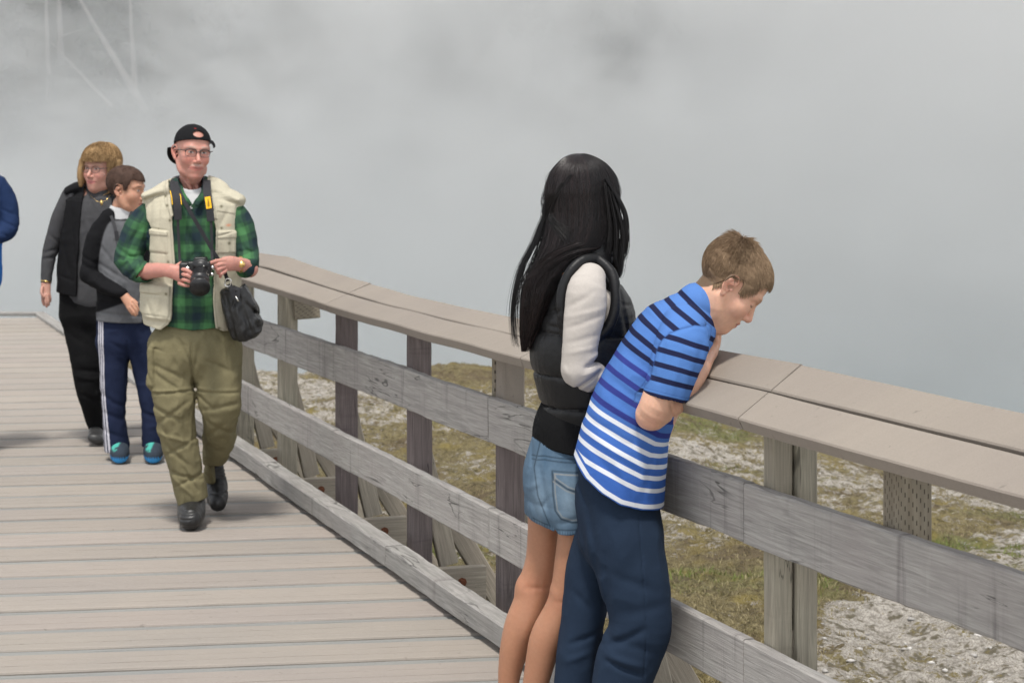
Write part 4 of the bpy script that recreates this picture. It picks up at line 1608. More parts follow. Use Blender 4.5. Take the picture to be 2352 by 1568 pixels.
    tr = G.folds(tr, [(1395, 1290, 1500, 1330, 12, .004), (1330, 1180, 1345, 1290, 8, .005), (1388, 1460, 1470, 1415, 9, .009), (1392, 1478, 1470, 1500, 9, -.007), (1392, 1490, 1465, 1520, 7, .009),
                      (1410, 1440, 1500, 1470, 12, .005), (1385, 1250, 1395, 1440, 9, .007), (1320, 1360, 1360, 1400, 9, .005), (1310, 1480, 1370, 1455, 8, .006), (1300, 1520, 1350, 1500, 8, -.005),
                      (1460, 1150, 1478, 1420, 1.6, .0035), (1478, 1420, 1470, 1560, 1.6, .0035), (1350, 1150, 1372, 1300, 9, .007), (1320, 1080, 1345, 1150, 6, .006), (1420, 1380, 1520, 1360, 14, .004)])
    tr = rough(tr, 0.011, 9, (1, 1, .6), 3)
    nav = np.array(lin(37, 50, 68)) * 0.82
    sdf_obj('trousers', tr, *G.box(1260, 1010, 1570, 1770, -.24, .24), 0.0036, MAT['cotton'], t, lambda p: np.tile(nav, (len(p), 1)).astype(f32) * (1 + 0.14 * fbm(p * 6, 3))[:, None])
    for x, dy in ((1440, -.08), (1335, .08)):
        sh = U(0.02, G.T([(x - 20, 1762, dy, 34, .042), (x + 30, 1768, dy, 26, .045), (x + 85, 1773, dy, 16, .042)]))
        sh = INT(0.003, sh, lambda p: -p[:, 2] + 0.004)
        sdf_obj('shoe', sh, *G.box(x - 80, 1700, x + 150, 1800, dy - .07, dy + .07), 0.005, MAT['leather'], t, lambda p: np.full((len(p), 3), 0.08, f32))
    return t


STRIPES = dict(navy=[(1590, 697), (1527.5, 681), (1495, 698), (1466, 719), (1441, 746), (1426, 775.5)], indigo=[(1410.6, 807), (1397, 840.6), (1380, 871), (1367, 904)],
               white=[(1449, 976), (1449, 1007), (1449, 1036), (1449, 1064), (1449, 1096)])
# ------------------------------------------------------------------ woman with long black hair and puffer vest, seen from behind
def build_girl():
    G = Fig(6.72)
    t = thing('person', 'person with long black hair, black puffer vest and denim shorts leaning on the railing', 'person', tuple(G.p(1240, 1676, 0)))
    skin = np.array([0.355, 0.172, 0.10])
    H = Head(G.p(1346, 462, .02), (.80, .60, -.05), (.03, 0.02, 1), 0.95)
    body = U(0.02, H, G.T([(1342, 500, 0, 44, .055), (1338, 560, 0, 44, .055), (1338, 620, 0, 80, .12)]))
    legL = G.T([(1262, 1120, .06, 52, .078), (1254, 1200, .06, 42, .072), (1247, 1285, .06, 40, .062), (1233, 1340, .06, 42, .056), (1218, 1385, .055, 40, .055), (1200, 1434, .05, 41, .058), (1184, 1480, .05, 35, .052), (1172, 1535, .05, 28, .040), (1168, 1575, .05, 24, .034), (1166, 1650, .05, 22, .030)])
    legR = G.T([(1318, 1120, -.07, 50, .078), (1318, 1205, -.07, 36, .070), (1310, 1290, -.07, 36, .060), (1302, 1350, -.07, 36, .054), (1290, 1395, -.065, 37, .054), (1266, 1446, -.06, 39, .058), (1248, 1490, -.06, 36, .052), (1232, 1560, -.06, 30, .040), (1222, 1600, -.06, 25, .032), (1218, 1655, -.06, 22, .030)])
    feet = U(0.015, G.T([(1162, 1650, .05, 22, .034), (1190, 1662, .05, 17, .040), (1240, 1671, .05, 9, .038)]), G.T([(1214, 1655, -.06, 22, .034), (1242, 1667, -.06, 17, .040), (1292, 1676, -.06, 9, .038)]))
    knees = U(0.02, G.E(1205, 1350, .06, 20, 26, .04), G.E(1283, 1360, -.07, 18, 24, .04))
    body = U(0.012, body, U(0.02, legL, knees), legR)
    body = U(0.015, body, feet)
    body = G.folds(body, [(1205, 1352, 1262, 1350, 6, .0025), (1240, 1322, 1236, 1372, 5, .002), (1282, 1362, 1318, 1368, 6, .0025), (1228, 1400, 1200, 1470, 14, -.003)])
    hand = G.T([(1432, 868, .02, 16), (1452, 862, .06, 20)])
    body = U(0.01, body, hand)

    def colf(p):
        c = np.tile(skin, (len(p), 1)).astype(f32) * (1 + 0.10 * fbm(p * 16, 2))[:, None]
        q = G.lx(p)
        k = (np.exp(-(((q - [1222, 1350]) / [40, 26]) ** 2).sum(1)) + np.exp(-(((q - [1300, 1365]) / [34, 26]) ** 2).sum(1)))[:, None] * 0.35
        c = c * (1 - k) + np.array([0.40, 0.16, 0.092]) * k
        return c.astype(f32)
    sdf_obj('body', body, *G.box(1120, 380, 1480, 1690, -.20, .22), 0.0032, MAT['skin'], t, colf)
    # shirt sleeve (the near arm) with a glimpse of the side
    sl = U(0.014, G.T([(1356, 640, -.15, 35, .048), (1348, 668, -.185, 45, .052), (1344, 715, -.195, 46, .050), (1333, 790, -.20, 40, .046), (1329, 850, -.20, 39, .044)]),
           G.T([(1330, 852, -.20, 39, .044), (1365, 864, -.15, 36, .042), (1412, 868, -.06, 30, .036), (1440, 868, .01, 24, .03)]))
    sl = U(0.02, sl, G.T([(1352, 640, 0, 40, .15), (1360, 760, 0, 44, .15)]), G.T([(1395, 690, -.10, 22, .04), (1385, 760, -.10, 24, .05)]), G.T([(1372, 640, .15, 44), (1400, 760, .20, 40), (1430, 850, .16, 32)]))
    sl = G.folds(sl, [(1300, 690, 1358, 655, 7, 0.00324), (1296, 712, 1385, 690, 6, -0.00246), (1300, 735, 1380, 706, 6, 0.00324), (1296, 770, 1372, 748, 7, 0.00246), (1300, 790, 1360, 778, 6, -0.00246),
                      (1345, 805, 1382, 790, 6, -0.00324), (1340, 822, 1376, 806, 5, 0.0102), (1335, 840, 1376, 826, 6, -0.00408), (1318, 872, 1372, 836, 5, 0.0102), (1345, 884, 1384, 845, 5, -0.00324), (1356, 888, 1392, 850, 4, 0.00408),
                      (1380, 890, 1402, 852, 5, -0.00324), (1296, 835, 1310, 880, 6, 0.00246), (1290, 820, 1300, 845, 6, -0.00324)])
    sl = rough(sl, 0.0035, 14)
    cream = np.array([0.44, 0.405, 0.37])
    sdf_obj('shirt', sl, *G.box(1270, 570, 1480, 930, -.30, .28), 0.003, MAT['cotton'], t, lambda p: (np.tile(cream, (len(p), 1)) * (1 + 0.05 * fbm(p * 300, 1))[:, None]).astype(f32))
    # padded vest with quilted rows
    vest = G.T([(1352, 572, 0, 48, .060), (1350, 596, 0, 50, .115), (1342, 640, 0, 64, .160), (1346, 683, 0, 90, .170), (1350, 722, 0, 104, .172), (1347, 762, 0, 114, .172), (1344, 805, 0, 122, .172), (1344, 850, 0, 118, .168), (1342, 900, 0, 104, .158), (1340, 930, 0, 96, .150)], 4)
    rowsq = [(600, 0.0), (652, 1), (705, 1), (762, 1), (858, 1), (925, 1)]
    ys = np.array([500, 759, 857, 926, 1000], f32)

    def puff(p):
        q = G.lx(p)
        yy = q[:, 1] - 0.05 * (q[:, 0] - 1300) + 5 * fbm(p * 9, 2)
        i = np.clip(np.searchsorted(ys, yy) - 1, 0, len(ys) - 2)
        u = (yy - ys[i]) / (ys[i + 1] - ys[i])
        b = np.sqrt(np.clip(1 - (2 * u - 1) ** 6, 0, 1))
        wr = fbm(p * np.array([34, 34, 12], f32), 3)
        edge = 1 - b
        return -0.013 * b + 0.006 + 0.006 * wr * (0.35 + 1.6 * edge)
    v0 = vest
    vest = lambda p: v0(p) + puff(p)
    armhole = G.T([(1375, 600, -.20, 40, .12), (1352, 650, -.20, 50, .12), (1348, 720, -.20, 52, .12), (1350, 745, -.20, 46, .11)])
    armholeF = G.T([(1392, 660, -.20, 26, .10), (1394, 745, -.20, 20, .09)])
    vest = SUB(0.012, vest, armhole, armholeF, G.T([(1352, 600, 0, 36, .046), (1356, 500, 0, 52, .062)]))
    ring = [(1372, 594, -.125), (1340, 598, -.150), (1312, 622, -.170), (1293, 662, -.182), (1288, 710, -.188), (1292, 755, -.185), (1318, 786, -.178), (1360, 778, -.176), (1396, 752, -.176), (1412, 712, -.178), (1414, 668, -.172), (1404, 625, -.150), (1372, 594, -.125)]
    vest = U(0.010, vest, G.T([(x, y, d + 0.012, 12, .014) for x, y, d in ring], 3))
    colr = SUB(0.006, G.T([(1352, 545, .0, 58, .070), (1352, 598, 0, 66, .085)]), G.T([(1354, 500, 0, 48, .058), (1352, 640, 0, 48, .058)]))
    vest = U(0.012, vest, colr)
    vest = G.folds(vest, [(1418, 650, 1436, 760, 5, .006), (1425, 690, 1450, 700, 5, .004), (1270, 690, 1290, 760, 6, .004), (1262, 712, 1284, 700, 5, .004), (1258, 740, 1284, 742, 5, .004), (1290, 772, 1330, 792, 6, .004)])
    blk = np.array([0.0075, 0.0075, 0.008])
    sdf_obj('vest', vest, *G.box(1180, 520, 1500, 960, -.26, .26), 0.003, MAT['nylon'], t, lambda p: np.tile(blk, (len(p), 1)).astype(f32))
    rib0 = G.T([(1340, 912, 0, 92, .145), (1333, 945, 0, 90, .143), (1318, 985, 0, 93, .150), (1314, 1012, 0, 92, .152), (1310, 1060, 0, 92, .152)], 4)

    def rib(p):
        q = p - G.p(1320, 960, 0)
        a = np.arctan2(q[:, 1], q[:, 0])
        return rib0(p) + 0.0012 * np.sin(a * 150) + 0.004 * fbm(p * 8, 2)
    sdf_obj('waistband', INT(0.004, rib, G.prism([(1100, 800), (1100, 1006), (1222, 1006), (1270, 1020), (1330, 1032), (1500, 1040), (1500, 800)])), *G.box(1200, 890, 1450, 1060, -.22, .22), 0.0026, MAT['cotton'], t, lambda p: np.tile(blk * 0.9, (len(p), 1)).astype(f32))
    # zip pull at the collar
    m = MB()
    for a, b_, r_ in ((578, 590, 2.2), (590, 604, 3.2)):
        m.tube([G.p(1406, a, -.055), G.p(1405, b_, -.055)], G.r(r_), 6)
    m.build('zip_pull', MAT['strap'], t, True)
    # denim shorts
    pel = G.T([(1308, 985, 0, 76, .128), (1302, 1020, 0, 83, .138), (1298, 1050, 0, 88, .148), (1294, 1085, 0, 93, .162), (1292, 1130, 0, 90, .164), (1290, 1150, 0, 84, .16)], 3)
    l1 = G.T([(1262, 1110, .068, 56, .088), (1254, 1160, .068, 50, .088), (1249, 1215, .068, 46, .086)])
    l2 = G.T([(1322, 1110, -.075, 58, .088), (1312, 1165, -.075, 50, .088), (1308, 1222, -.075, 48, .086)])
    sh = U(0.022, pel, U(0.02, l1, l2))
    cut = [(1150, 960), (1150, 1180), (1222, 1188), (1262, 1198), (1276, 1206), (1300, 1206), (1335, 1203), (1420, 1200), (1450, 960)]
    sh = INT(0.003, sh, G.prism(cut))
    inn = U(0.01, G.T([(1254, 1180, .068, 43, .078), (1248, 1230, .068, 43, .078)]), G.T([(1311, 1185, -.075, 43, .078), (1308, 1235, -.075, 45, .078)]))
    sh = SUB(0.003, sh, inn)
    pkt = [(1266, 1062), (1290, 1064), (1335, 1066), (1335, 1174), (1310, 1176), (1286, 1168), (1273, 1150), (1268, 1110)]
    flap = [(1266, 1062), (1335, 1066), (1335, 1112), (1300, 1100), (1270, 1080)]
    nearside = lambda p: (p[:, 1] < G.Y + 0.0)

    def denimf(p):
        d = sh_f(p)
        q = G.lx(p)
        for poly in (pkt, flap):
            e = poly2(poly, q)
            d = d - np.where(nearside(p), 0.0022 * np.clip(0.5 - e / 3, 0, 1), 0)
        return d
    sh_f = G.folds(sh, [(1228, 1030, 1212, 1100, 5, .004), (1240, 1060, 1262, 1180, 6, .006), (1262, 1180, 1278, 1205, 5, .005), (1215, 1120, 1240, 1190, 7, .003), (1280, 1180, 1330, 1165, 7, .003), (1215, 1110, 1236, 1090, 6, -.003), (1300, 1120, 1330, 1190, 8, -.003),
                        (1222, 1010, 1222, 1060, 4, .003), (1242, 1150, 1262, 1120, 6, .003)])
    seams = [[(1240, 1004), (1226, 1060), (1234, 1120), (1262, 1190)], [(1222, 1045), (1250, 1040), (1330, 1046)], [(1222, 1037), (1250, 1032), (1330, 1038)], [(1224, 1177), (1262, 1187)], [(1276, 1194), (1335, 1192)]]

    def dcol(p):
        q = G.lx(p)
        w = 0.5 + 0.9 * fbm(p * np.array([30, 30, 14], f32), 3)
        fade = 0.55 * np.exp(-(((q - [1300, 1125]) / [38, 50]) ** 2).sum(1)) + 0.4 * np.exp(-(((q - [1236, 1130]) / [22, 60]) ** 2).sum(1))
        k = np.clip(0.25 * w + fade, 0, 1)[:, None]
        c = np.array(lin(64, 86, 106)) * (1 - k) + np.array(lin(126, 146, 162)) * k
        ns = nearside(p)

        def line(poly, closed, off, wd):
            n_ = len(poly)
            d = np.full(len(q), 1e9)
            for i in range(n_ - (0 if closed else 1)):
                a, b = np.array(poly[i], float), np.array(poly[(i + 1) % n_], float)
                e = b - a
                v = q - a
                h = np.clip((v @ e) / (e @ e), 0, 1)
                d = np.minimum(d, np.linalg.norm(v - h[:, None] * e, axis=1))
            return np.exp(-((d - off) / wd) ** 2) * ns
        k = np.zeros(len(p))
        for s_ in seams:
            k = np.maximum(k, line(s_, False, 0, 1.6))
        dk = np.maximum(line(pkt, True, 0, 2.0), line(flap, True, 0, 2.2))
        st = np.maximum(line(pkt, True, 5, 1.3), line(flap, True, 5, 1.3))
        c = c * (1 - 0.55 * np.maximum(k, dk))[:, None]
        s2 = (0.45 * np.maximum(st, 0) * (poly2(pkt, q) < 0))[:, None]
        c = c * (1 - s2) + np.array([0.36, 0.32, 0.25]) * s2
        hem = np.exp(-((poly2(cut, q) + 5) / 5.0) ** 2)[:, None] * 0.3
        c = c * (1 + hem * (0.8 * np.sin(q[:, 0] * 1.1))[:, None])
        return c.astype(f32)
    sdf_obj('shorts', denimf, *G.box(1190, 985, 1420, 1240, -.22, .22), 0.0026, MAT['twill'], t, dcol)
    # hair: dark mass plus long strands over the back
    rows = [(352, 1331, 14, .02, .02), (360, 1332, 40, .045, .02), (376, 1336, 58, .070, .02), (408, 1337, 75, .092, .02), (448, 1337, 84, .102, .02), (490, 1339, 85, .104, .02), (530, 1336, 85, .100, .01),
            (565, 1322, 79, .096, -.005), (600, 1290, 61, .092, -.015), (650, 1249, 46, .088, -.02), (700, 1233, 38, .080, -.02), (740, 1224, 30, .068, -.02), (775, 1215, 20, .050, -.02), (800, 1208, 9, .030, -.02)]
    A = np.array(rows, float)
    yy = A[:, 0]

    def at(y):
        return [np.interp(y, yy, A[:, k]) for k in (1, 2, 3, 4)]
    mass = G.T([(1334, 410, .02, 46, .056), (1336, 432, .02, 70, .082)] + [(r[1], r[0], r[4], r[2] * 0.9, r[3] * 0.9) for r in rows[5:12]], 3)
    mass = lambda p, m0=mass: m0(p) + 0.003 * fbm(p * np.array([60, 60, 6], f32), 2)
    mass = SUB(0.02, mass, G.T([(1412, 600, -.08, 60, .12), (1420, 700, -.1, 100, .2)]))
    k0, k1, k2 = np.array([0.006, 0.0055, 0.006]), np.array([0.017, 0.015, 0.015]), np.array([0.040, 0.020, 0.018])
    sdf_obj('hair', mass, *G.box(1170, 340, 1450, 800, -.16, .16), 0.004, MAT['hair'], t, lambda p: np.tile(k0, (len(p), 1)).astype(f32))
    rg = np.random.default_rng(11)
    paths, cols = [], []
    n, m = 9000, 30
    ph = rg.random(n) * 2 * np.pi
    clump = np.round(ph * 30 / np.pi) * np.pi / 30
    ph = ph + (clump - ph) * 0.15
    end = np.where(rg.random(n) < .2, rg.uniform(580, 730, n), 808 - 140 * rg.random(n) ** 1.3)
    front = np.cos(ph) > 0.25
    end = np.where(front & (rg.random(n) < .8), rg.uniform(540, 700, n), end)
    dep = rg.random(n) ** 1.6 * 0.16
    wav, wa = rg.random(n) * 6.28, rg.uniform(0.3, 1.0, n)
    fly = (rg.random(n) < 0.03) * rg.uniform(0.02, 0.08, n)
    tt = np.linspace(0, 1, m)[None, :]
    t2 = 0.45 * tt ** 2.6 + 0.55 * tt ** 1.3
    y = 353 + (end[:, None] - 353) * t2
    cx, hw, hd, dy = [np.interp(y, yy, A[:, k]) for k in (1, 2, 3, 4)]
    dome = np.sqrt(np.clip((y - 352) / 96, 0, 1) * (2 - np.clip((y - 352) / 96, 0, 1)))
    hw = np.where(y < 448, 86 * dome, hw)
    hd = np.where(y < 448, .103 * dome, hd)
    tw = 0.22 * np.sin(wav)[:, None] * tt + 0.16 * np.sin(tt * 6 + (clump * 5)[:, None]) * tt * 0.55
    a = ph[:, None] + tw
    sc_ = 1 - dep[:, None] + fly[:, None] * tt
    w = np.sin(tt * (9 + 4 * wa[:, None]) + wav[:, None] * 2) * 2.2 * tt * wa[:, None]
    x = cx + hw * sc_ * np.cos(a) + w
    d = dy + hd * sc_ * np.sin(a)
    paths = PA(x, y, G.Y + d)
    r = rg.random((n, 1))
    red = np.clip((end[:, None] - 640) / 160, 0, 1) * 0.6
    cols = (k0 * (1 - r) + k1 * r) * (1 - red * r) + k2 * red * r
    strands('hair', paths, 0.0007, 0.00025, MAT['hair'], t, cols)
    # locks hanging down in front of the shoulder, curling at the ends, and a few loose hairs
    paths, cols = [], []
    guides = [([(1404, 440), (1424, 500), (1432, 545), (1428, 585), (1424, 612), (1418, 634), (1408, 637), (1402, 632)], 420, 6), ([(1396, 430), (1412, 500), (1416, 550), (1414, 590), (1420, 615), (1428, 628)], 340, 6), ([(1390, 420), (1400, 500), (1402, 545), (1398, 580), (1394, 600)], 260, 8),
              ([(1392, 410), (1432, 480), (1438, 530), (1437, 570), (1430, 600)], 220, 5), ([(1282, 420), (1256, 480), (1280, 520), (1300, 545), (1318, 580)], 90, 11), ([(1310, 400), (1276, 450), (1264, 480), (1262, 505), (1300, 525), (1322, 555)], 70, 9),
              ([(1290, 420), (1250, 500), (1226, 560), (1196, 620), (1180, 700), (1182, 770), (1190, 800)], 140, 8), ([(1330, 560), (1280, 580), (1240, 610), (1210, 660), (1200, 720)], 260, 12), ([(1380, 570), (1330, 578), (1290, 592), (1250, 622), (1226, 670)], 240, 10)]
    for g, cnt, spr in guides:
        g = np.array(g, float)
        c_ = cr(g, 6)
        idx = np.linspace(0, len(c_) - 1, 22)
        c_ = np.stack([np.interp(idx, np.arange(len(c_)), c_[:, k]) for k in (0, 1)], 1)
        for _ in range(cnt):
            o = rg.normal(0, 1, 2) * spr
            tp = np.linspace(0.2, 1, 22) ** 0.7 * (0.35 + 0.65 * rg.random())
            x, y = c_[:, 0] + o[0] * tp + np.sin(np.linspace(0, 6, 22) + rg.random() * 6) * 1.0, c_[:, 1] + o[1] * 0.5 * tp
            cx, hw, hd, dy = at(np.minimum(y, 700))
            front_ = g[0, 0] > 1385
            u = np.clip((x - cx) / np.maximum(hw, 1), -0.97, 0.97)
            d = (dy - hd * np.sqrt(1 - u * u) * 1.02 + rg.normal(0, .003)) if not front_ else (-.05 + rg.normal(0, .012) + 0 * x)
            cut_ = int(22 * (0.7 + 0.3 * rg.random()))
            q = PA(x, y, G.Y + d)
            q = np.stack([np.interp(np.linspace(0, cut_ - 1, 22), np.arange(22), q[:, k]) for k in range(3)], 1)
            paths.append(q)
            r = rg.random()
            cc = k0 * (1 - r) + k1 * r
            if 0 and g[0, 1] > 540:
                cc = k2 * r + k0 * (1 - r)
            if g[0, 1] > 540:
                cc = cc * 0.5 + k2 * 0.5 * r
            cols.append(cc)
    for _ in range(90):
        y0 = rg.uniform(380, 600)
        sgn = -1
        cx, hw, hd, dy = at(y0)
        x0 = cx + sgn * hw
        L = rg.uniform(60, 160)
        tt = np.linspace(0, 1, 22)
        y = y0 + L * tt
        x = np.interp(y, yy, A[:, 1]) + sgn * np.interp(y, yy, A[:, 2]) - 12 * np.sin(tt * 3.0) * rg.random() + 4 * np.sin(tt * 9 + rg.random() * 6) * tt
        paths.append(np.stack([G.p(a_, b_, dy + rg.normal(0, .0005)) for a_, b_ in zip(x, y)]))
        cols.append(k1)
    strands('hair', np.stack(paths), 0.0007, 0.00025, MAT['hair'], t, np.array(cols))
    for x, dy in ((1168, .05), (1220, -.06)):
        so = INT(0.003, G.T([(x - 14, 1660, dy, 24, .04), (x + 30, 1668, dy, 16, .044), (x + 85, 1672, dy, 9, .042)]), lambda p: p[:, 2] - 0.03)
        so = INT(0.003, so, lambda p: 0.003 - p[:, 2])
        sdf_obj('sandal', so, *G.box(x - 60, 1600, x + 140, 1690, dy - .07, dy + .07), 0.005, MAT['leather'], t, lambda p: np.full((len(p), 3), 0.05, f32))
    return t
# ------------------------------------------------------------------ old man with camera
def plaid(u, v, rg=0):
    """green and navy tartan from cloth coordinates in metres"""
    def bandf(x, per, lo, hi, sf=0.006):
        q = np.mod(x, per)
        return np.clip((q - lo) / sf, 0, 1) * np.clip((hi - q) / sf, 0, 1)
    per = 0.118
    g = np.array([0.046, 0.126, 0.050])
    n = np.array([0.016, 0.026, 0.040])
    wu = np.maximum(bandf(u, per, .000, .040), 0.55 * bandf(u, per, .052, .060))
    wv = np.maximum(bandf(v, per, .000, .040), 0.55 * bandf(v, per, .052, .060))
    t = 0.5 * wu + 0.5 * wv
    dk = 0.5 * bandf(u, per, .066, .108) + 0.5 * bandf(v, per, .066, .108)
    base = np.array([0.026, 0.058, 0.036])
    c = base[None] * (1 - t)[:, None] + (g * 1.35)[None] * t[:, None]
    c = c * (1 - dk * 0.85)[:, None] + n[None] * (dk * 0.85)[:, None]
    return c.astype(f32)


def build_man():
    G = Fig(9.97)
    t = thing('person', 'older person in backwards black cap, beige vest and green plaid shirt', 'person', tuple(G.p(440, 1200, 0)))
    skin = np.array([0.46, 0.225, 0.175])
    sy = math.radians(24)
    H = Head(G.p(441, 352, 0), (math.sin(sy), -math.cos(sy), -.04), (.075, 0, 1), 0.99, nose=1.15, jaw=1.05, eyes='open', chub=0.2, mw=1.45, smile=.006)
    neck = U(0.02, G.T([(438, 385, .030, 25, .052), (437, 425, .032, 26, .054), (438, 452, .03, 36, .07)]), G.E(447, 414, -.028, 13, 12, .03))
    # right arm (picture left) and the hand gripping the camera
    armA = G.T([(318, 628, -.06, 21), (345, 622, -.14, 18), (376, 620, -.20, 15.5, .026), (392, 622, -.225, 15, .024)])
    hA = U(0.010, G.T([(392, 622, -.225, 15, .022), (412, 628, -.235, 18, .020), (424, 634, -.235, 17, .018)]))
    fA = [finger([G.p(*q) for q in pts], r0, r1) for pts, r0, r1 in (
        ([(414, 618, -.245), (428, 620, -.268), (440, 628, -.270)], .0100, .0082),
        ([(416, 629, -.247), (430, 632, -.270), (440, 639, -.268)], .0102, .0084),
        ([(416, 640, -.245), (429, 644, -.267), (438, 648, -.264)], .0100, .0082),
        ([(412, 650, -.238), (424, 655, -.257), (433, 656, -.255)], .0090, .0074),
        ([(404, 614, -.225), (414, 606, -.205), (428, 604, -.192)], .0110, .0090))]
    # left arm, hand turning something on the camera
    armB = G.T([(574, 618, -.08, 19), (560, 610, -.13, 17, .026), (548, 607, -.165, 15, .023)])
    hB = G.T([(548, 607, -.165, 15, .022), (530, 605, -.20, 17, .020), (514, 606, -.215, 16, .018)])
    fB = [finger([G.p(*q) for q in pts], r0, r1) for pts, r0, r1 in (
        ([(516, 598, -.222), (498, 599, -.240), (484, 604, -.238), (477, 606, -.232)], .0096, .0072),
        ([(514, 606, -.228), (500, 609, -.246), (497, 618, -.236)], .0100, .0084),
        ([(514, 614, -.228), (502, 619, -.246), (501, 627, -.234)], .0098, .0082),
        ([(518, 622, -.222), (508, 629, -.238), (506, 635, -.226)], .0088, .0074),
        ([(526, 612, -.19), (508, 612, -.19), (494, 610, -.196)], .0100, .0082))]
    body = U(0.025, H, neck)
    body = U(0.006, body, G.T([(448, 420, -.035, 5), (455, 436, -.03, 4)]), G.T([(428, 418, -.03, 5), (440, 438, -.03, 4)]))
    core = G.T([(440, 470, .02, 44, .07), (440, 600, .02, 70, .10), (440, 800, .02, 60, .09)])
    def arms(p):
        d = U(0.010, armA, hA)(p)
        for k in fA:
            d = smin(d, k(p), 0.003)
        e = U(0.010, armB, hB)(p)
        for k in fB:
            e = smin(e, k(p), 0.003)
        return np.minimum(d, e)
    shoulders = G.T([(325, 628, -.05, 15), (300, 560, 0, 16), (350, 470, .03, 18), (440, 466, .03, 26), (535, 472, .03, 18), (570, 550, 0, 16), (572, 618, -.07, 14)])
    body = U(0.01, U(0.012, body, core, shoulders, G.T([(410, 780, 0, 20), (404, 960, -.05, 18), (438, 1140, 0, 14)]), G.T([(480, 780, 0, 20), (504, 940, -.04, 16), (494, 1050, .20, 9)])), arms)

    def colf(p):
        c = np.tile(skin, (len(p), 1)).astype(f32) * (1 + 0.14 * fbm(p * 30, 2))[:, None]
        H.color(p, c, skin, (0.42, 0.15, 0.12), (0.42, 0.32, 0.26), (0.56, 0.20, 0.15), (0.10, 0.09, 0.09))
        q = H.loc(p)
        m = (np.exp(-((q[:, 2] + .048) / .008) ** 2) * np.exp(-(q[:, 0] / .026) ** 2) * (q[:, 1] > .08))[:, None] * 0.55
        c[:] = c * (1 - m) + np.array([0.52, 0.42, 0.36]) * m
        sb = (np.exp(-(((q[:, 1] - .022) / .012) ** 2 + ((q[:, 2] - .012) / .02) ** 2)) * (np.abs(q[:, 0]) > .06))[:, None] * 0.6
        c[:] = c * (1 - sb) + np.array([0.42, 0.36, 0.33]) * sb
        hd = np.clip((p[:, 2] - G.p(0, 590, 0)[2]) * -30 + 0.2, 0, 1) * (p[:, 1] < G.Y - .1)
        c[:] = c * (1 - .25 * hd[:, None]) + np.array([0.56, 0.22, 0.19]) * (.25 * hd[:, None])
        lx = G.lx(p)
        for pts in (((497, 609), (500, 634)), ((440, 630), (432, 656))):
            pass
        return c.astype(f32)
    body = G.folds(body, [(446, 374, 440, 384, 3, .003), (474, 376, 478, 386, 3, .003), (440, 398, 470, 400, 4, .002)])
    sdf_obj('body', body, *G.box(255, 275, 620, 1150, -.33, .25), 0.0032, MAT['skin'], t, colf)
    # backwards cap with the strap opening over the forehead
    def capf(p):
        q = H.loc(p)
        d = H.base(q) - 0.008 + 0.001 * fbm(q * 60, 2)
        rim = 0.046 + 0.22 * (q[:, 1] - 0.0) + 0.9 * np.clip(-q[:, 1] - .05, 0, 1) * -0.5
        d = smax(d, rim - q[:, 2], 0.003)
        d = smax(d, -(H.base(q) - 0.0035), 0.002)
        hole = ell((0, .095, .094), (.026, .05, .0145))(q.astype(f32))
        d = smax(d, -hole, 0.003)
        top = ell((0, -.01, .132), (.006, .006, .004))(q.astype(f32))
        d = smin(d, top, 0.003)
        # bill hanging at the back
        v = q - np.array([0, -.085, .026], f32)
        cs, sn = math.cos(-1.08), math.sin(-1.08)
        yb = v[:, 1] * cs + v[:, 2] * sn * -1
        zb = v[:, 1] * sn + v[:, 2] * cs
        zb = zb + 2.2 * v[:, 0] ** 2
        k = np.sqrt((v[:, 0] / .100) ** 2 + (np.minimum(yb, 0) / .105) ** 2)
        bd = np.maximum(np.maximum((k - 1) * .07, yb), np.abs(zb) - .0035)
        return smin(d, bd, 0.006) * H.k
    sdf_obj('cap', capf, *G.box(365, 270, 515, 420, -.16, .26), 0.0024, MAT['cotton'], t,
            lambda p: np.where((np.exp(-(((H.loc(p) - [0.012, .098, .118]) / [.016, .05, .006]) ** 2).sum(1)) > .5)[:, None], np.array([[0.20, 0.02, 0.02]]), np.array([[0.010, 0.010, 0.011]])).astype(f32))
    m = MB()
    w = lambda a, b, c: H.w(a, b, c)
    sgn = 1 if H.M[0, 0] > 0 else -1
    m.ribbon([w(sgn * .060, .075, .062), w(sgn * .075, .062, .058), w(sgn * .086, .055, .046), w(sgn * .089, .052, .034)], w(0, 0, 1) - w(0, 0, 0), .008, .0012)
    m.build('cap_strap', MAT['strap'], t)
    # glasses
    m = MB()
    for q in (1, -1):
        rim = []
        for k in range(20):
            a = 2 * math.pi * k / 20
            r_ = 1 / (abs(math.cos(a)) ** 4 + abs(math.sin(a)) ** 4) ** .25
            rim.append(w(q * .0335 + .0245 * math.cos(a) * r_, .106 - .012 * abs(q * .0335 + .0245 * math.cos(a)) / .06, .006 + .0165 * math.sin(a) * r_))
        m.tube(rim, [.0026 if k in range(1, 10) else .0011 for k in range(20)], 6, True)
        m.tube([w(q * .058, .094, .015), w(q * .074, .080, .017), w(q * .080, .03, .014), w(q * .082, -.012, .012)], .0022, 6)
    m.tube([w(-.0095, .104, .011), w(0, .109, .013), w(.0095, .104, .011)], .0018, 6)
    gl = m.build('glasses', MAT['frame'], t, True)
    # white undershirt at the neck
    ts = G.T([(441, 446, .015, 46, .082), (441, 480, .01, 70, .10)])
    ts = SUB(0.004, ts, G.T([(438, 400, .012, 34, .068), (442, 428, .008, 34, .070)]))
    sdf_obj('undershirt', ts, *G.box(380, 410, 500, 500, -.15, .15), 0.003, MAT['cotton'], t, lambda p: np.full((len(p), 3), 0.58, f32))
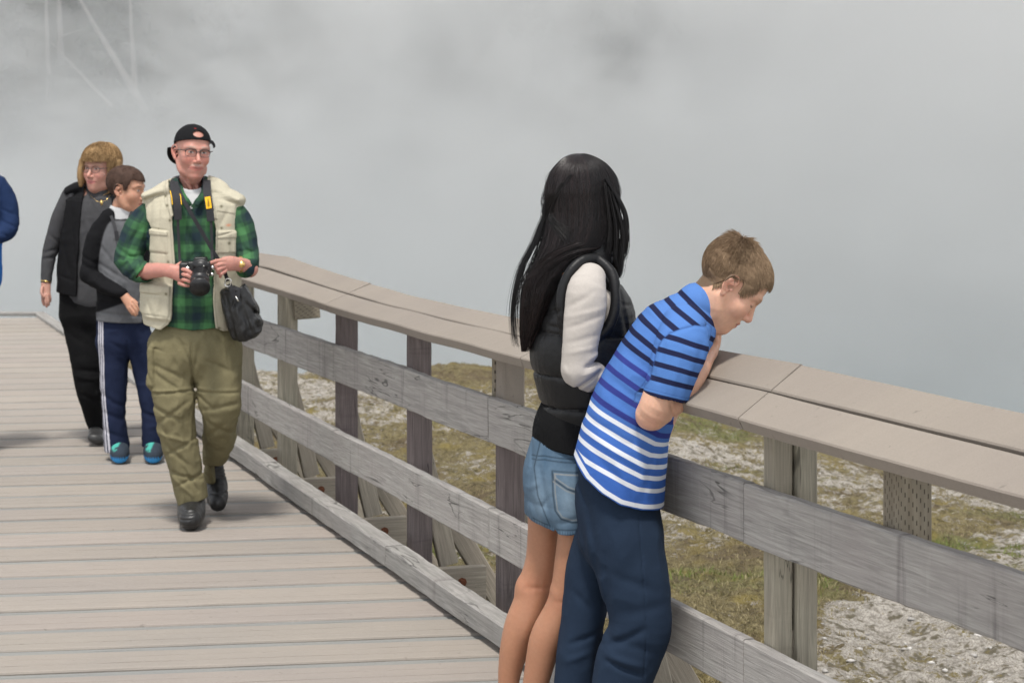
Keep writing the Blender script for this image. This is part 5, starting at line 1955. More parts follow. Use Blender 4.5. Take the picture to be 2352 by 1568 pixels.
    # plaid shirt
    trunk = G.T([(440, 440, .02, 58, .085), (441, 468, .02, 94, .108), (442, 530, .01, 106, .120), (446, 600, 0, 100, .13), (448, 680, -.005, 88, .135), (448, 745, 0, 86, .135), (448, 790, 0, 86, .135)], 3)
    sA = U(0.02, G.T([(356, 474, .02, 26, .05), (320, 520, .01, 33, .064), (300, 575, -.01, 34, .062), (298, 592, -.02, 33, .060)]), G.T([(294, 594, -.02, 33, .06), (312, 618, -.07, 28, .055), (334, 626, -.12, 23, .047)]))
    sB = U(0.02, G.T([(530, 476, .02, 26, .05), (555, 520, .01, 31, .062), (564, 570, -.01, 28, .060)]), G.T([(567, 580, -.02, 26, .055), (570, 604, -.07, 24, .05), (564, 614, -.10, 23, .046)]))
    sA = SUB(0.004, sA, G.T([(330, 626, -.115, 17, .035), (350, 630, -.17, 20, .04)]))
    shirt = U(0.018, trunk, sA, sB)
    v_neck = [(408, 395), (419, 436), (443, 468), (466, 436), (474, 395)]
    shirt = SUB(0.004, shirt, INT(0.004, G.T([(441, 400, 0, 60, .2), (441, 480, 0, 60, .2)]), G.prism(v_neck, -.3, .03)), G.T([(438, 390, .015, 32, .066), (440, 432, .015, 33, .07)]))
    colr = U(0.008, G.T([(410, 416, .05, 8, .02), (412, 432, -.03, 9, .018), (420, 450, -.085, 9, .012), (436, 470, -.105, 7, .010)]), G.T([(474, 412, .05, 8, .02), (474, 428, -.03, 9, .018), (466, 448, -.085, 9, .012), (452, 470, -.105, 7, .010)]))
    shirt = U(0.006, shirt, colr)
    cut = [(200, 380), (700, 380), (700, 745), (500, 748), (450, 752), (395, 744), (200, 740)]
    shirt = G.folds(shirt, [(268, 565, 330, 600, 6, .008), (275, 590, 330, 585, 5, .007), (282, 612, 322, 590, 5, .006), (330, 520, 300, 560, 6, .006), (345, 470, 310, 500, 6, .005), (560, 560, 590, 590, 5, .007), (550, 575, 588, 575, 5, .007), (545, 500, 575, 540, 6, .005),
                            (420, 560, 450, 640, 6, .006), (470, 560, 440, 600, 6, .006), (430, 660, 480, 690, 6, .006), (420, 690, 440, 744, 5, .006), (460, 700, 470, 744, 5, .006), (484, 690, 490, 740, 5, .005), (443, 470, 446, 744, 2.0, .003),
                            (300, 632, 330, 610, 5, .008), (316, 640, 338, 618, 4, .006), (556, 596, 588, 606, 4, .006)])
    shirt = rough(shirt, 0.012, 10, (1, 1, 1), 3)
    shirt = INT(0.004, shirt, G.prism(cut))

    def scol(p):
        q = G.lx(p)
        w_ = 0.018 * np.stack([fbm(p * 9, 2), fbm(p * 9 + 40, 2)], 1)
        u = (q[:, 0] - 418) / 501 + w_[:, 0]
        v = (q[:, 1] - 440) / 501 + w_[:, 1]
        for S, a, b in ((sA, (352, 458), (296, 590)), (sB, (536, 462), (567, 580))):
            on = S(p) < trunk(p) - 0.004
            ax = nrm(np.array(b, float) - a)
            low = q[:, 1] > (594 if S is sA else 590)
            if S is sA:
                ax2 = nrm(np.array([40., 32.]))
            else:
                ax2 = nrm(np.array([-10., 30.]))
            vv = (q - np.array(a)) @ ax / 501 + w_[:, 1]
            uu = (q - np.array(a)) @ np.array([-ax[1], ax[0]]) / 501 + w_[:, 0]
            v2 = (q - np.array(b)) @ ax2 / 501 + w_[:, 1] + .27
            u2 = (q - np.array(b)) @ np.array([-ax2[1], ax2[0]]) / 501 + w_[:, 0]
            v = np.where(on, np.where(low, v2, vv), v)
            u = np.where(on, np.where(low, u2, uu) + .03, u)
        return plaid(u, v)
    sdf_obj('shirt', shirt, *G.box(250, 395, 610, 775, -.30, .22), 0.0032, MAT['cotton'], t, scol)
    # beige vest, open down the front
    vb = G.T([(440, 440, .03, 84, .080), (441, 456, .03, 112, .106), (443, 500, .02, 114, .143), (446, 580, .01, 110, .145), (442, 660, .005, 112, .156), (436, 720, .005, 109, .162), (434, 775, .005, 105, .162)], 3)
    vb = U(0.03, vb, G.T([(334, 450, .02, 10, .072), (392, 434, .03, 13, .075), (488, 434, .03, 13, .075), (552, 459, .02, 10, .072)]))
    vin = G.T([(440, 380, .03, 34, .08), (441, 420, .03, 44, .085), (441, 452, .03, 92, .088), (443, 500, .02, 98, .130), (446, 580, .01, 96, .136), (442, 660, .005, 98, .146), (436, 800, .005, 96, .15)])
    front = [(384, 380), (388, 428), (396, 460), (404, 490), (407, 540), (412, 600), (408, 652), (405, 716), (398, 738), (380, 752), (382, 800), (520, 800), (518, 756), (503, 748), (498, 700), (497, 660), (502, 590), (503, 524), (494, 474), (478, 424), (474, 380)]
    vest = SUB(0.004, vb, vin)
    vest = SUB(0.005, vest, G.prism(front, -.4, .03))
    aA = G.T([(318, 496, .02, 26, .09), (318, 530, .01, 38, .10), (318, 585, 0, 36, .10)])
    aB = G.T([(572, 500, .02, 24, .09), (580, 530, .01, 38, .10), (584, 600, 0, 40, .12)])
    vest = SUB(0.006, vest, aA, aB)
    vest = emboss(G, vest, [([(322, 650), (345, 646), (403, 652), (402, 728), (345, 726), (320, 712)], .017, 14), ([(322, 650), (345, 646), (403, 652), (402, 672), (345, 668), (322, 668)], .006, 3),
                            ([(346, 524), (394, 528), (394, 578), (346, 576)], .005, 4), ([(346, 524), (394, 528), (394, 538), (346, 536)], .004, 3), ([(507, 528), (548, 528), (546, 578), (507, 578)], .006, 4), ([(507, 528), (548, 528), (548, 544), (507, 544)], .004, 3),
                            ([(505, 458), (545, 468), (543, 490), (504, 482)], .004, 3), ([(378, 424), (392, 420), (402, 462), (412, 492), (402, 496), (384, 462)], .005, 4), ([(476, 415), (490, 422), (500, 470), (506, 500), (494, 500), (480, 440)], .005, 4)])
    vest = G.folds(vest, [(352, 455, 350, 560, 5, .006), (372, 450, 372, 530, 4, .005), (342, 512, 346, 600, 5, .006), (388, 560, 392, 640, 4, .004), (345, 522, 395, 526, 2.5, .004), (344, 575, 396, 578, 3, .003), (505, 540, 548, 528, 2.5, .005), (512, 455, 545, 470, 4, .004),
                            (515, 560, 520, 640, 4, .005), (535, 540, 540, 620, 4, .005), (334, 672, 400, 668, 3, .005), (345, 680, 360, 720, 5, .005), (385, 670, 378, 720, 5, .005), (318, 716, 400, 722, 3, .004), (440, 0, 441, 1, 1, 0), (352, 600, 380, 640, 5, .006), (528, 480, 510, 520, 5, .005)])
    vest = rough(vest, 0.006, 13, (1, 1, .5), 3)
    vest = INT(0.004, vest, G.prism([(300, 380), (600, 380), (600, 756), (498, 756), (380, 752), (352, 745), (334, 742), (318, 716), (300, 690)]))
    bei = np.array([0.46, 0.425, 0.325])
    snaps = [(384, 449), (391, 470), (399, 503), (396, 597), (397, 622), (394, 668), (514, 472), (515, 521), (532, 556), (510, 748)]

    def vcol(p):
        c = np.tile(bei, (len(p), 1)) * (1 + 0.10 * fbm(p * 14, 3))[:, None]
        q = G.lx(p)
        for s_ in snaps:
            m = (np.exp(-(((q - s_) / 3.2) ** 2).sum(1)) * (p[:, 1] < G.Y))[:, None]
            c = c * (1 - m) + np.array([0.10, 0.09, 0.05]) * m
        m = (np.exp(-(((q - [530, 515]) / [5, 3]) ** 2).sum(1)) * (p[:, 1] < G.Y))[:, None] * .8
        c = c * (1 - m) + np.array([0.6, 0.2, 0.1]) * m
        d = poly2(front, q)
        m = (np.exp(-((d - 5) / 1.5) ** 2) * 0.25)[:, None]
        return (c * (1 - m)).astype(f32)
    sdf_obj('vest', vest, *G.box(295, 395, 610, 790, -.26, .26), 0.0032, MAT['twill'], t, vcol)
    # zip-off trousers
    pel = G.T([(446, 735, 0, 72, .108), (446, 778, 0, 98, .135), (446, 805, 0, 101, .14)])
    lgA = G.T([(396, 800, -.01, 55, .105), (395, 880, -.04, 50, .10), (400, 930, -.06, 47, .095), (404, 975, -.05, 43, .085), (420, 1050, -.03, 40, .08), (434, 1105, -.02, 37, .078), (441, 1142, -.01, 35, .076)])
    lgB = G.T([(498, 800, .01, 55, .105), (502, 885, -.03, 51, .10), (506, 930, -.05, 48, .095), (506, 965, .0, 39, .085), (503, 1010, .12, 36, .08), (492, 1060, .24, 26, .075), (489, 1080, .29, 24, .072)])
    tr = U(0.015, U(0.04, pel, lgA), U(0.04, pel, lgB))
    tr = U(0.006, tr, G.T([(352, 800, -.05, 14, .06), (352, 880, -.06, 16, .06)]))
    zipA = [(347, 890, 447, 884, 3, -.005), (347, 897, 447, 891, 3, .006), (451, 884, 551, 889, 3, -.005), (451, 891, 551, 896, 3, .006)]
    tr = G.folds(tr, zipA + [(365, 850, 440, 900, 5.5, .008), (360, 830, 430, 860, 5.5, .007), (350, 920, 425, 955, 5.5, .009), (362, 970, 440, 915, 5.5, .008), (366, 985, 455, 1010, 5.5, -.008), (375, 1000, 440, 1060, 5.5, .009), (385, 1040, 455, 1000, 4.6, .007), (395, 1075, 465, 1095, 4.6, .008),
                             (410, 1110, 470, 1080, 4.6, .008), (405, 1090, 450, 1130, 4.6, -.007), (425, 1060, 460, 1120, 4.6, .008), (420, 770, 450, 830, 4.6, .008), (470, 780, 452, 850, 4.6, .008), (480, 820, 540, 850, 5.5, .007), (460, 900, 500, 930, 4.6, .007), (470, 935, 545, 920, 5.5, .009), (470, 950, 540, 1000, 5.5, .008),
                             (480, 1000, 530, 960, 5.5, .007), (450, 780, 449, 880, 3.5, .012), (342, 790, 385, 800, 3, .004), (345, 845, 362, 880, 4, .006), (400, 760, 440, 790, 6, .006), (500, 760, 540, 800, 6, .006), (372, 960, 400, 1000, 4.6, .006)])
    tr = rough(tr, 0.017, 12, (1, 1, .6), 3)
    tr = INT(0.004, tr, G.prism([(250, 700), (650, 700), (650, 1200), (520, 1070), (500, 1083), (470, 1080), (478, 1140), (440, 1150), (405, 1160), (250, 1200)]))
    olv = np.array([0.165, 0.145, 0.080])

    def tcol(p):
        c = np.tile(olv, (len(p), 1)) * (1 + 0.13 * fbm(p * 7, 3))[:, None]
        q = G.lx(p)
        m = np.exp(-((q[:, 1] - np.where(q[:, 0] < 449, 891 - (q[:, 0] - 347) * .06, 887 + (q[:, 0] - 450) * .05)) / 1.6) ** 2)[:, None] * .4
        c = c * (1 - m) + np.array([0.27, 0.24, 0.13]) * m
        return c.astype(f32)
    sdf_obj('trousers', tr, *G.box(320, 700, 575, 1175, -.26, .42), 0.0036, MAT['twill'], t, tcol)
    # shoes
    for pts, fl, nm in (([(438, 1142, .06, 33, .06), (440, 1165, -.02, 33, .055), (439, 1184, -.10, 31, .06), (438, 1192, -.16, 25, .05)], None, 'a'), ([(492, 1080, .34, 25, .05), (496, 1112, .32, 27, .05), (499, 1140, .25, 26, .05), (500, 1154, .20, 20, .04)], None, 'b')):
        s_ = G.T(pts, 3)
        if nm == 'a':
            zf = 0.004
            s_ = INT(0.004, s_, lambda p: zf - p[:, 2])
        s_ = rough(s_, 0.004, 25)
        x0 = pts[0][0]
        s_ = G.folds(s_, [(x0 - 18, pts[1][1] - 6, x0 + 22, pts[1][1] - 8, 2.2, .004), (x0 - 18, pts[1][1] + 2, x0 + 22, pts[1][1], 2.2, .004), (x0 - 16, pts[1][1] + 10, x0 + 20, pts[1][1] + 8, 2.2, .004), (x0 - 28, pts[3][1] - 2, x0 + 26, pts[3][1] - 2, 2, .004)])
        so = sdf_obj('shoe', s_, *G.box(400, 1040, 530, 1215, -.30, .45), 0.0032, MAT['leather'], t, lambda p: (np.full((len(p), 3), 0.018) * (1 + 0.4 * fbm(p * 25, 2))[:, None]).astype(f32))
    # watch
    m = MB()
    c = G.p(553, 607, -.148)
    m.tube([c + np.array([math.cos(a) * .004, math.cos(a) * -.026, math.sin(a) * .034]) + 0 for a in np.linspace(0, 2 * math.pi, 18)[:-1]], .0042, 6, True, flat=2.0, up=(1, 0, 0))
    m.tube([G.p(555, 607, -.180), G.p(555, 607, -.190)], [.016, .014], 14)
    m.build('wristwatch', MAT['gold'], t, True)
    # ---- camera hanging from the neck strap
    k = thing('camera', 'black camera with a big lens held against the plaid shirt on a neck strap', 'camera', tuple(G.p(459, 650, -.24)))
    bod = box(G.p(451, 617, -.222), (G.r(34), .030, G.r(17)), None, .009)
    bod = U(0.006, bod, box(G.p(424, 622, -.238), (G.r(11), .024, G.r(19)), None, .010))
    pr = box(G.p(461, 600, -.225), (G.r(14), .026, G.r(10)), np.eye(3), .008)
    bod = U(0.008, bod, pr, ell(G.p(461, 610, -.248), (G.r(16), .02, G.r(12))))
    blackc = lambda p: np.full((len(p), 3), 0.012, f32)
    sdf_obj('camera_body', bod, *G.box(405, 580, 500, 650, -.30, -.16), 0.0022, MAT['plastic'], k, blackc)
    L0, L1 = G.p(460, 626, -.245), G.p(459, 660, -.335)
    ld = nrm(L1 - L0)
    m = MB()
    prof = [(0, .036), (.012, .036), (.014, .040), (.045, .040), (.047, .043), (.062, .043), (.064, .041), (.088, .041), (.09, .045), (.112, .046), (.114, .043), (.112, .038), (.100, .036)]
    m.tube([L0 + ld * a for a, _ in prof], [r_ for _, r_ in prof], 28, up=(1, 0, 0), c=(0.012, 0.012, 0.013))
    lens = m.build('lens', MAT['plastic'], k, True, True)
    m = MB()
    m.tube([L0 + ld * .098, L0 + ld * .101, L0 + ld * .103], [.036, .030, .012], 28, up=(1, 0, 0))
    g_ = m.build('front_glass', MAT['frontglass'], k, True)
    for x, y, rr, mm in ((431, 616, 5.0, 'metal'), (488, 614, 5, 'metal'), (487, 630, 4.5, 'metal')):
        m = MB()
        c = G.p(x, y, -.236 if x > 440 else -.262)
        m.tube([c, c + np.array([0, -.006, .0])], [G.r(rr), G.r(rr * .8)], 14)
        m.build('dial', MAT[mm], k, True)
    m = MB()
    m.box(G.p(455, 612, -.262), G.p(469, 609, -.266))
    m.build('name_plate', MAT['metal'], k)
    sp = [[(420, 614, -.20), (413, 596, -.175), (411, 560, -.165), (409, 520, -.162), (408, 480, -.160), (404, 450, -.140), (400, 430, -.085), (400, 416, -.02), (408, 406, .05), (425, 402, .09)],
          [(487, 606, -.20), (487, 580, -.175), (486, 540, -.165), (484, 500, -.160), (480, 470, -.150), (476, 445, -.125), (475, 425, -.075), (474, 412, -.01), (466, 405, .05), (445, 402, .09)]]
    for i, r_ in enumerate(sp):
        m = MB()
        c_ = cr(np.array(r_, float), 4)
        pts = [G.p(*q) for q in c_]
        hw = [.006 if q[1] > 500 else (.006 + .012 * min(1, (500 - q[1]) / 12)) for q in c_]
        m.ribbon(pts, np.array([1, 0, 0.15 if i == 0 else -.15]), hw, .0016)
        m.build('neck_strap', MAT['strap'], k)
        m = MB()
        m.ribbon([G.p(x, y, d - .004) for x, y, d in ((409, 505, -.162), (408.5, 488, -.161))] if i == 0 else [G.p(x, y, d - .004) for x, y, d in ((484.5, 508, -.161), (482.5, 490, -.157))], np.array([1, 0, 0]), .017, .002)
        m.build('strap_slider', MAT['strap'], k)
    m = MB()
    m.ribbon([G.p(x, y, d - .0045) for x, y, d in ((480.5, 479, -.154), (478.5, 466, -.146), (476.5, 452, -.133))], np.array([1, 0, -.1]), .0125, .0012)
    m.build('strap_patch', MAT['yellow'], k)
    f = bpy.data.curves.new('strap_lettering', 'FONT')
    f.body = 'Nikon'
    f.size = 0.015
    f.align_x = 'CENTER'
    f.align_y = 'CENTER'
    f.extrude = 0.0004
    fo = bpy.data.objects.new('strap_lettering', f)
    COL.objects.link(fo)
    bpy.context.view_layer.update()
    me = bpy.data.meshes.new_from_object(fo.evaluated_get(bpy.context.evaluated_depsgraph_get()))
    COL.objects.unlink(fo)
    bpy.data.objects.remove(fo)
    lo = bpy.data.objects.new('strap_lettering', me)
    me.materials.clear()
    me.materials.append(MAT['strap'])
    link(lo, k)
    a0, a1 = G.p(479.8, 477, -.163), G.p(477, 454, -.147)
    x_ = nrm(a1 - a0)
    z_ = nrm(np.cross(x_, np.cross((0, -1, 0.3), x_)))
    y_ = np.cross(z_, x_)
    mid = (a0 + a1) / 2 + z_ * 0.001
    set_world(lo, Matrix(((x_[0], y_[0], z_[0], mid[0]), (x_[1], y_[1], z_[1], mid[1]), (x_[2], y_[2], z_[2], mid[2]), (0, 0, 0, 1))), k)
    for i, (x, col_) in enumerate(((396, 1), (417, 1))):
        m = MB()
        m.ribbon([G.p(x, 470, -.166), G.p(x - 2, 452, -.148), G.p(x - 5, 438, -.115)], np.array([1, 0, 0.1]), .0018, .001)
        m.build('strap_piping', MAT['yellow'], k)
    # ---- shoulder bag
    b = thing('handbag', 'small black leather bag hanging at the hip of the older person', 'bag', tuple(G.p(560, 716, -.1)))
    bg = G.T([(541, 668, -.12, 36, .05), (552, 700, -.12, 47, .062), (563, 740, -.12, 48, .066), (566, 758, -.12, 40, .062)], 3)
    bg = INT(0.012, bg, G.prism([(507, 664), (530, 655), (552, 660), (567, 649), (585, 668), (598, 698), (602, 712), (610, 736), (606, 754), (592, 771), (560, 779), (540, 785), (534, 775), (520, 730), (510, 690)]))
    bg = G.folds(bg, [(516, 690, 536, 775, 5, .010), (530, 672, 552, 776, 5, .010), (548, 675, 572, 772, 5, -.006), (560, 672, 590, 765, 5, .010), (572, 680, 600, 745, 4, .008), (578, 690, 604, 722, 4, .008), (520, 676, 528, 700, 3, .006), (555, 672, 545, 700, 4, .008), (590, 700, 604, 740, 5, .005)])
    bg = rough(bg, 0.014, 16, (1, 1, .6), 3)
    sdf_obj('bag_body', bg, *G.box(495, 640, 625, 795, -.22, -.02), 0.003, MAT['leather'], b, lambda p: (np.full((len(p), 3), 0.012) * (1 + 0.3 * fbm(p * 20, 2))[:, None]).astype(f32))
    m = MB()
    c_ = cr(np.array([(404, 418, -.05), (409, 432, -.10), (420, 456, -.150), (440, 492, -.172), (465, 535, -.172), (490, 578, -.172), (508, 606, -.168), (518, 630, -.175), (523, 646, -.182)], float), 4)
    m.ribbon([G.p(*q) for q in c_], np.array([0.8, 0, 0.5]), .0085, .002)
    m.build('shoulder_strap', MAT['strap'], b)
    m = MB()
    ring = []
    for a in np.linspace(0, 2 * math.pi, 22)[:-1]:
        r_ = 1 / (abs(math.cos(a)) ** 4 + abs(math.sin(a)) ** 4) ** .25
        x, y = 6.5 * math.cos(a) * r_, 9 * math.sin(a) * r_
        ring.append(G.p(523.5 + x * .97 - y * .2, 649 + y * .97 + x * .2, -.188))
    m.tube(ring, .0036, 6, True, up=(0, 1, 0))
    m.build('buckle', MAT['metal'], b, True)
    for pts in ([(526, 652, -.186), (533, 666, -.195), (543, 688, -.196)], [(534, 660, -.18), (549, 664, -.19), (544, 688, -.196)]):
        m = MB()
        m.ribbon([G.p(*q) for q in pts], np.array([1, 0, .4]), .011, .002)
        m.build('bag_tab', MAT['strap'], b)
    m = MB()
    m.tube([G.p(541, 680, -.200), G.p(548, 692, -.202)], .0035, 8)
    m.build('clasp', MAT['metal'], b, True)
    return t
# ------------------------------------------------------------------ the walkers behind the man
def build_walker_woman():
    G = Fig(12.3)
    t = thing('person', 'older person with blond bob, glasses, black vest over grey turtleneck and black trousers', 'person', tuple(G.p(200, 1017, 0)))
    skin = np.array([0.48, 0.26, 0.20])
    sy = math.radians(-24)
    H = Head(G.p(232, 389, 0), (math.sin(sy), -math.cos(sy), -.03), (.04, 0, 1), 1.03, nose=1.05, eyes='open', chub=1.0, mw=1.25, smile=.003)
    hand = U(0.008, G.T([(106, 640, -.03, 10.5), (105, 660, -.05, 11.5, .018), (105, 676, -.06, 11, .018)]))
    fs = [finger([G.p(*q) for q in pts], .0092, .0072) for pts in (
        [(98, 676, -.075), (98, 690, -.085), (101, 700, -.08)], [(104, 678, -.085), (105, 694, -.095), (107, 704, -.09)], [(109, 678, -.08), (111, 692, -.088), (112, 700, -.083)], [(112, 672, -.06), (115, 684, -.066), (115, 692, -.062)], [(97, 660, -.07), (95, 672, -.095), (100, 682, -.10)])]
    base = U(0.02, H, G.T([(230, 428, .01, 26, .062), (228, 470, .02, 30, .07)]), G.T([(228, 470, .02, 40, .07), (212, 660, .02, 40, .07), (208, 900, 0, 14)]), G.T([(160, 458, .02, 15), (138, 505, .03, 14), (117, 572, .02, 11), (106, 642, -.03, 9)]), G.T([(160, 452, .02, 16), (228, 456, .02, 22)]))

    def body(p):
        d = smin(base(p), hand(p), 0.01)
        for k in fs:
            d = smin(d, k(p), 0.003)
        return d

    def colf(p):
        c = np.tile(skin, (len(p), 1)).astype(f32) * (1 + 0.1 * fbm(p * 25, 2))[:, None]
        return H.color(p, c, skin, (0.50, 0.18, 0.16), (0.30, 0.2, 0.12), (0.60, 0.24, 0.19), (0.06, 0.05, 0.04)).astype(f32)
    sdf_obj('body', body, *G.box(80, 325, 290, 1000, -.20, .20), 0.004, MAT['skin'], t, colf)

    def hl(q):
        f, u = q[:, 1], q[:, 2]
        return u - np.interp(f, [-.12, .0, .03, .045, .06, .12], [-.14, -.125, -.10, .045, .056, .054]).astype(f32)
    hc0, hc1 = np.array([0.17, 0.098, 0.042]), np.array([0.38, 0.25, 0.125])
    sh = hair_shell(H, hl, 0.017, 0.013, 40, (1, .5, .5))
    side = U(0.02, G.T([(196, 372, .01, 14, .07), (190, 400, .01, 12, .07), (190, 424, .01, 8, .06)]), G.T([(268, 372, .02, 13, .07), (272, 402, .02, 10, .06)]), G.T([(236, 380, .09, 40, .03), (234, 425, .085, 38, .025)]))
    sdf_obj('hair', U(0.012, sh, rough(side, .006, 30, (1, 1, .4))), *G.box(165, 318, 300, 445, -.16, .2), 0.003, MAT['hairmatte'], t, lambda p: (hc0 + (hc1 - hc0) * np.clip(0.5 + 0.9 * fbm(p * np.array([60, 60, 18], f32), 2), 0, 1)[:, None]).astype(f32))
    scalp_strands(H, hl, 6000, lambda q: np.where(q[:, 1] > .03, .012 + .6 * np.clip(hl(q), 0, .06), .05), lambda q: np.stack([q[:, 0] * 6, 0.5 * (q[:, 1] > -.02) - .2, -0.7 + 0 * q[:, 0]], 1) + (q - np.array([0, -.03, .12])) * 6, 0.09, 'hairmatte', t, 'hair', hc0, hc1, 0.0016, 0.0006, 0.022, 6, 9)
    m = MB()
    w = H.w
    for q in (1, -1):
        m.tube([w(q * .033 + .025 * math.cos(a), .106 - .010 * abs(q * .033 + .025 * math.cos(a)) / .06, .005 + .018 * math.sin(a)) for a in np.linspace(0, 2 * math.pi, 18)[:-1]], .0015, 6, True)
        m.tube([w(q * .058, .094, .012), w(q * .078, .07, .014), w(q * .080, .0, .012)], .0018, 6)
    m.tube([w(-.008, .105, .01), w(.008, .105, .01)], .0016, 6)
    m.build('glasses', MAT['frame'], t, True)
    grey = np.array([0.062, 0.062, 0.065])
    sw = U(0.02, G.T([(228, 428, .012, 32, .068), (228, 446, .01, 33, .072), (228, 462, .01, 56, .09), (226, 500, .01, 70, .11), (216, 600, .01, 62, .12), (210, 665, .01, 62, .125), (208, 680, .01, 62, .125)]))
    sw = SUB(0.004, sw, G.T([(230, 400, .01, 28, .062), (230, 432, .01, 28, .062)]))
    arm = G.T([(162, 448, .02, 20, .05), (138, 505, .03, 21, .055), (118, 570, .02, 18, .05), (110, 605, .0, 15.5, .042), (106, 645, -.03, 12.5, .034)])
    sw = U(0.02, sw, arm, G.T([(290, 455, .02, 20), (305, 560, .03, 18), (290, 640, -.03, 14)]))
    sw = G.folds(sw, [(104, 580, 136, 570, 4, .006), (102, 594, 130, 590, 4, .006), (118, 540, 140, 560, 4, .005), (190, 440, 266, 446, 3, .004), (192, 450, 264, 456, 3, -.004)])
    sdf_obj('sweater', rough(sw, .008, 10), *G.box(80, 405, 330, 700, -.18, .2), 0.004, MAT['cotton'], t, lambda p: (np.tile(grey, (len(p), 1)) * (1 + .12 * fbm(p * 60, 2))[:, None]).astype(f32))
    vb = U(0.02, G.T([(226, 440, .02, 52, .075), (226, 462, .02, 80, .105), (220, 520, .02, 82, .13), (214, 600, .01, 82, .142), (208, 655, .01, 78, .146), (206, 690, .01, 76, .146)]), G.T([(158, 440, .02, 13, .06), (192, 428, .02, 14, .06), (262, 428, .02, 14, .06), (296, 442, .02, 13, .06)]))
    vest = SUB(0.005, vb, G.prism([(204, 400), (196, 440), (192, 500), (190, 560), (187, 610), (184, 700), (262, 700), (270, 500), (256, 430), (246, 400)], -.4, .02), G.T([(228, 380, .01, 34, .072), (228, 450, .01, 36, .074)]))
    vest = SUB(0.005, vest, G.T([(146, 470, .02, 14, .09), (126, 540, .02, 22, .10), (120, 600, .0, 14, .10)]))
    vest = INT(0.004, rough(G.folds(vest, [(165, 440, 182, 600, 5, .006), (150, 560, 175, 640, 6, .006), (140, 630, 180, 640, 4, .004)]), .010, 9), G.prism([(100, 400), (340, 400), (340, 684), (181, 677), (134, 670), (100, 668)]))
    sdf_obj('vest', vest, *G.box(115, 405, 330, 700, -.2, .22), 0.004, MAT['cotton'], t, lambda p: np.tile([0.010, 0.010, 0.011], (len(p), 1)).astype(f32))
    tr = U(0.03, G.T([(206, 650, .01, 68, .11), (206, 720, .01, 70, .12)]), G.T([(182, 730, .02, 40, .10), (196, 830, -.02, 33, .09), (204, 900, -.02, 27, .075), (216, 960, .04, 20, .06), (224, 985, .06, 17, .055)]), G.T([(236, 730, .0, 38, .10), (240, 850, .03, 32, .085), (246, 930, .16, 24, .07), (248, 975, .26, 18, .06)]))
    tr = G.folds(tr, [(182, 845, 240, 850, 6, .008), (182, 860, 236, 868, 5, -.006), (195, 900, 235, 920, 5, .006), (160, 760, 210, 790, 7, .006)])
    sdf_obj('trousers', rough(tr, .010, 8), *G.box(120, 630, 300, 1000, -.2, .4), 0.005, MAT['cotton'], t, lambda p: np.tile([0.007, 0.007, 0.0075], (len(p), 1)).astype(f32))
    for x, y, dy in ((222, 990, .0), (250, 985, .22)):
        s_ = G.T([(x, y - 8, dy + .08, 15, .05), (x, y + 8, dy, 15, .05), (x - 1, y + 18, dy - .10, 12, .05)])
        sdf_obj('shoe', INT(.003, s_, lambda p: .003 - p[:, 2]) if dy < .1 else s_, *G.box(x - 30, y - 30, x + 30, y + 40, dy - .2, dy + .2), 0.004, MAT['leather'], t, lambda p: np.full((len(p), 3), 0.03, f32))
    m = MB()
    m.tube([G.p(206, 447, -.09), G.p(222, 462, -.115), G.p(233, 465, -.118), G.p(246, 458, -.112), G.p(254, 447, -.09)], .0008, 6)
    m.tube([G.p(233, 459, -.12), G.p(233, 465, -.122), G.p(234, 472, -.122)], [.003, .009, .004], 8)
    m.build('pendant', MAT['gold'], t, True)
    m = MB()
    m.tube([G.p(105 + 11 * math.cos(a), 646 + 2.0 * math.cos(a) , -.035 - .030 * math.sin(a)) for a in np.linspace(0, 2 * math.pi, 16)[:-1]], .0035, 6, True)
    m.build('bracelet', MAT['gold'], t, True)


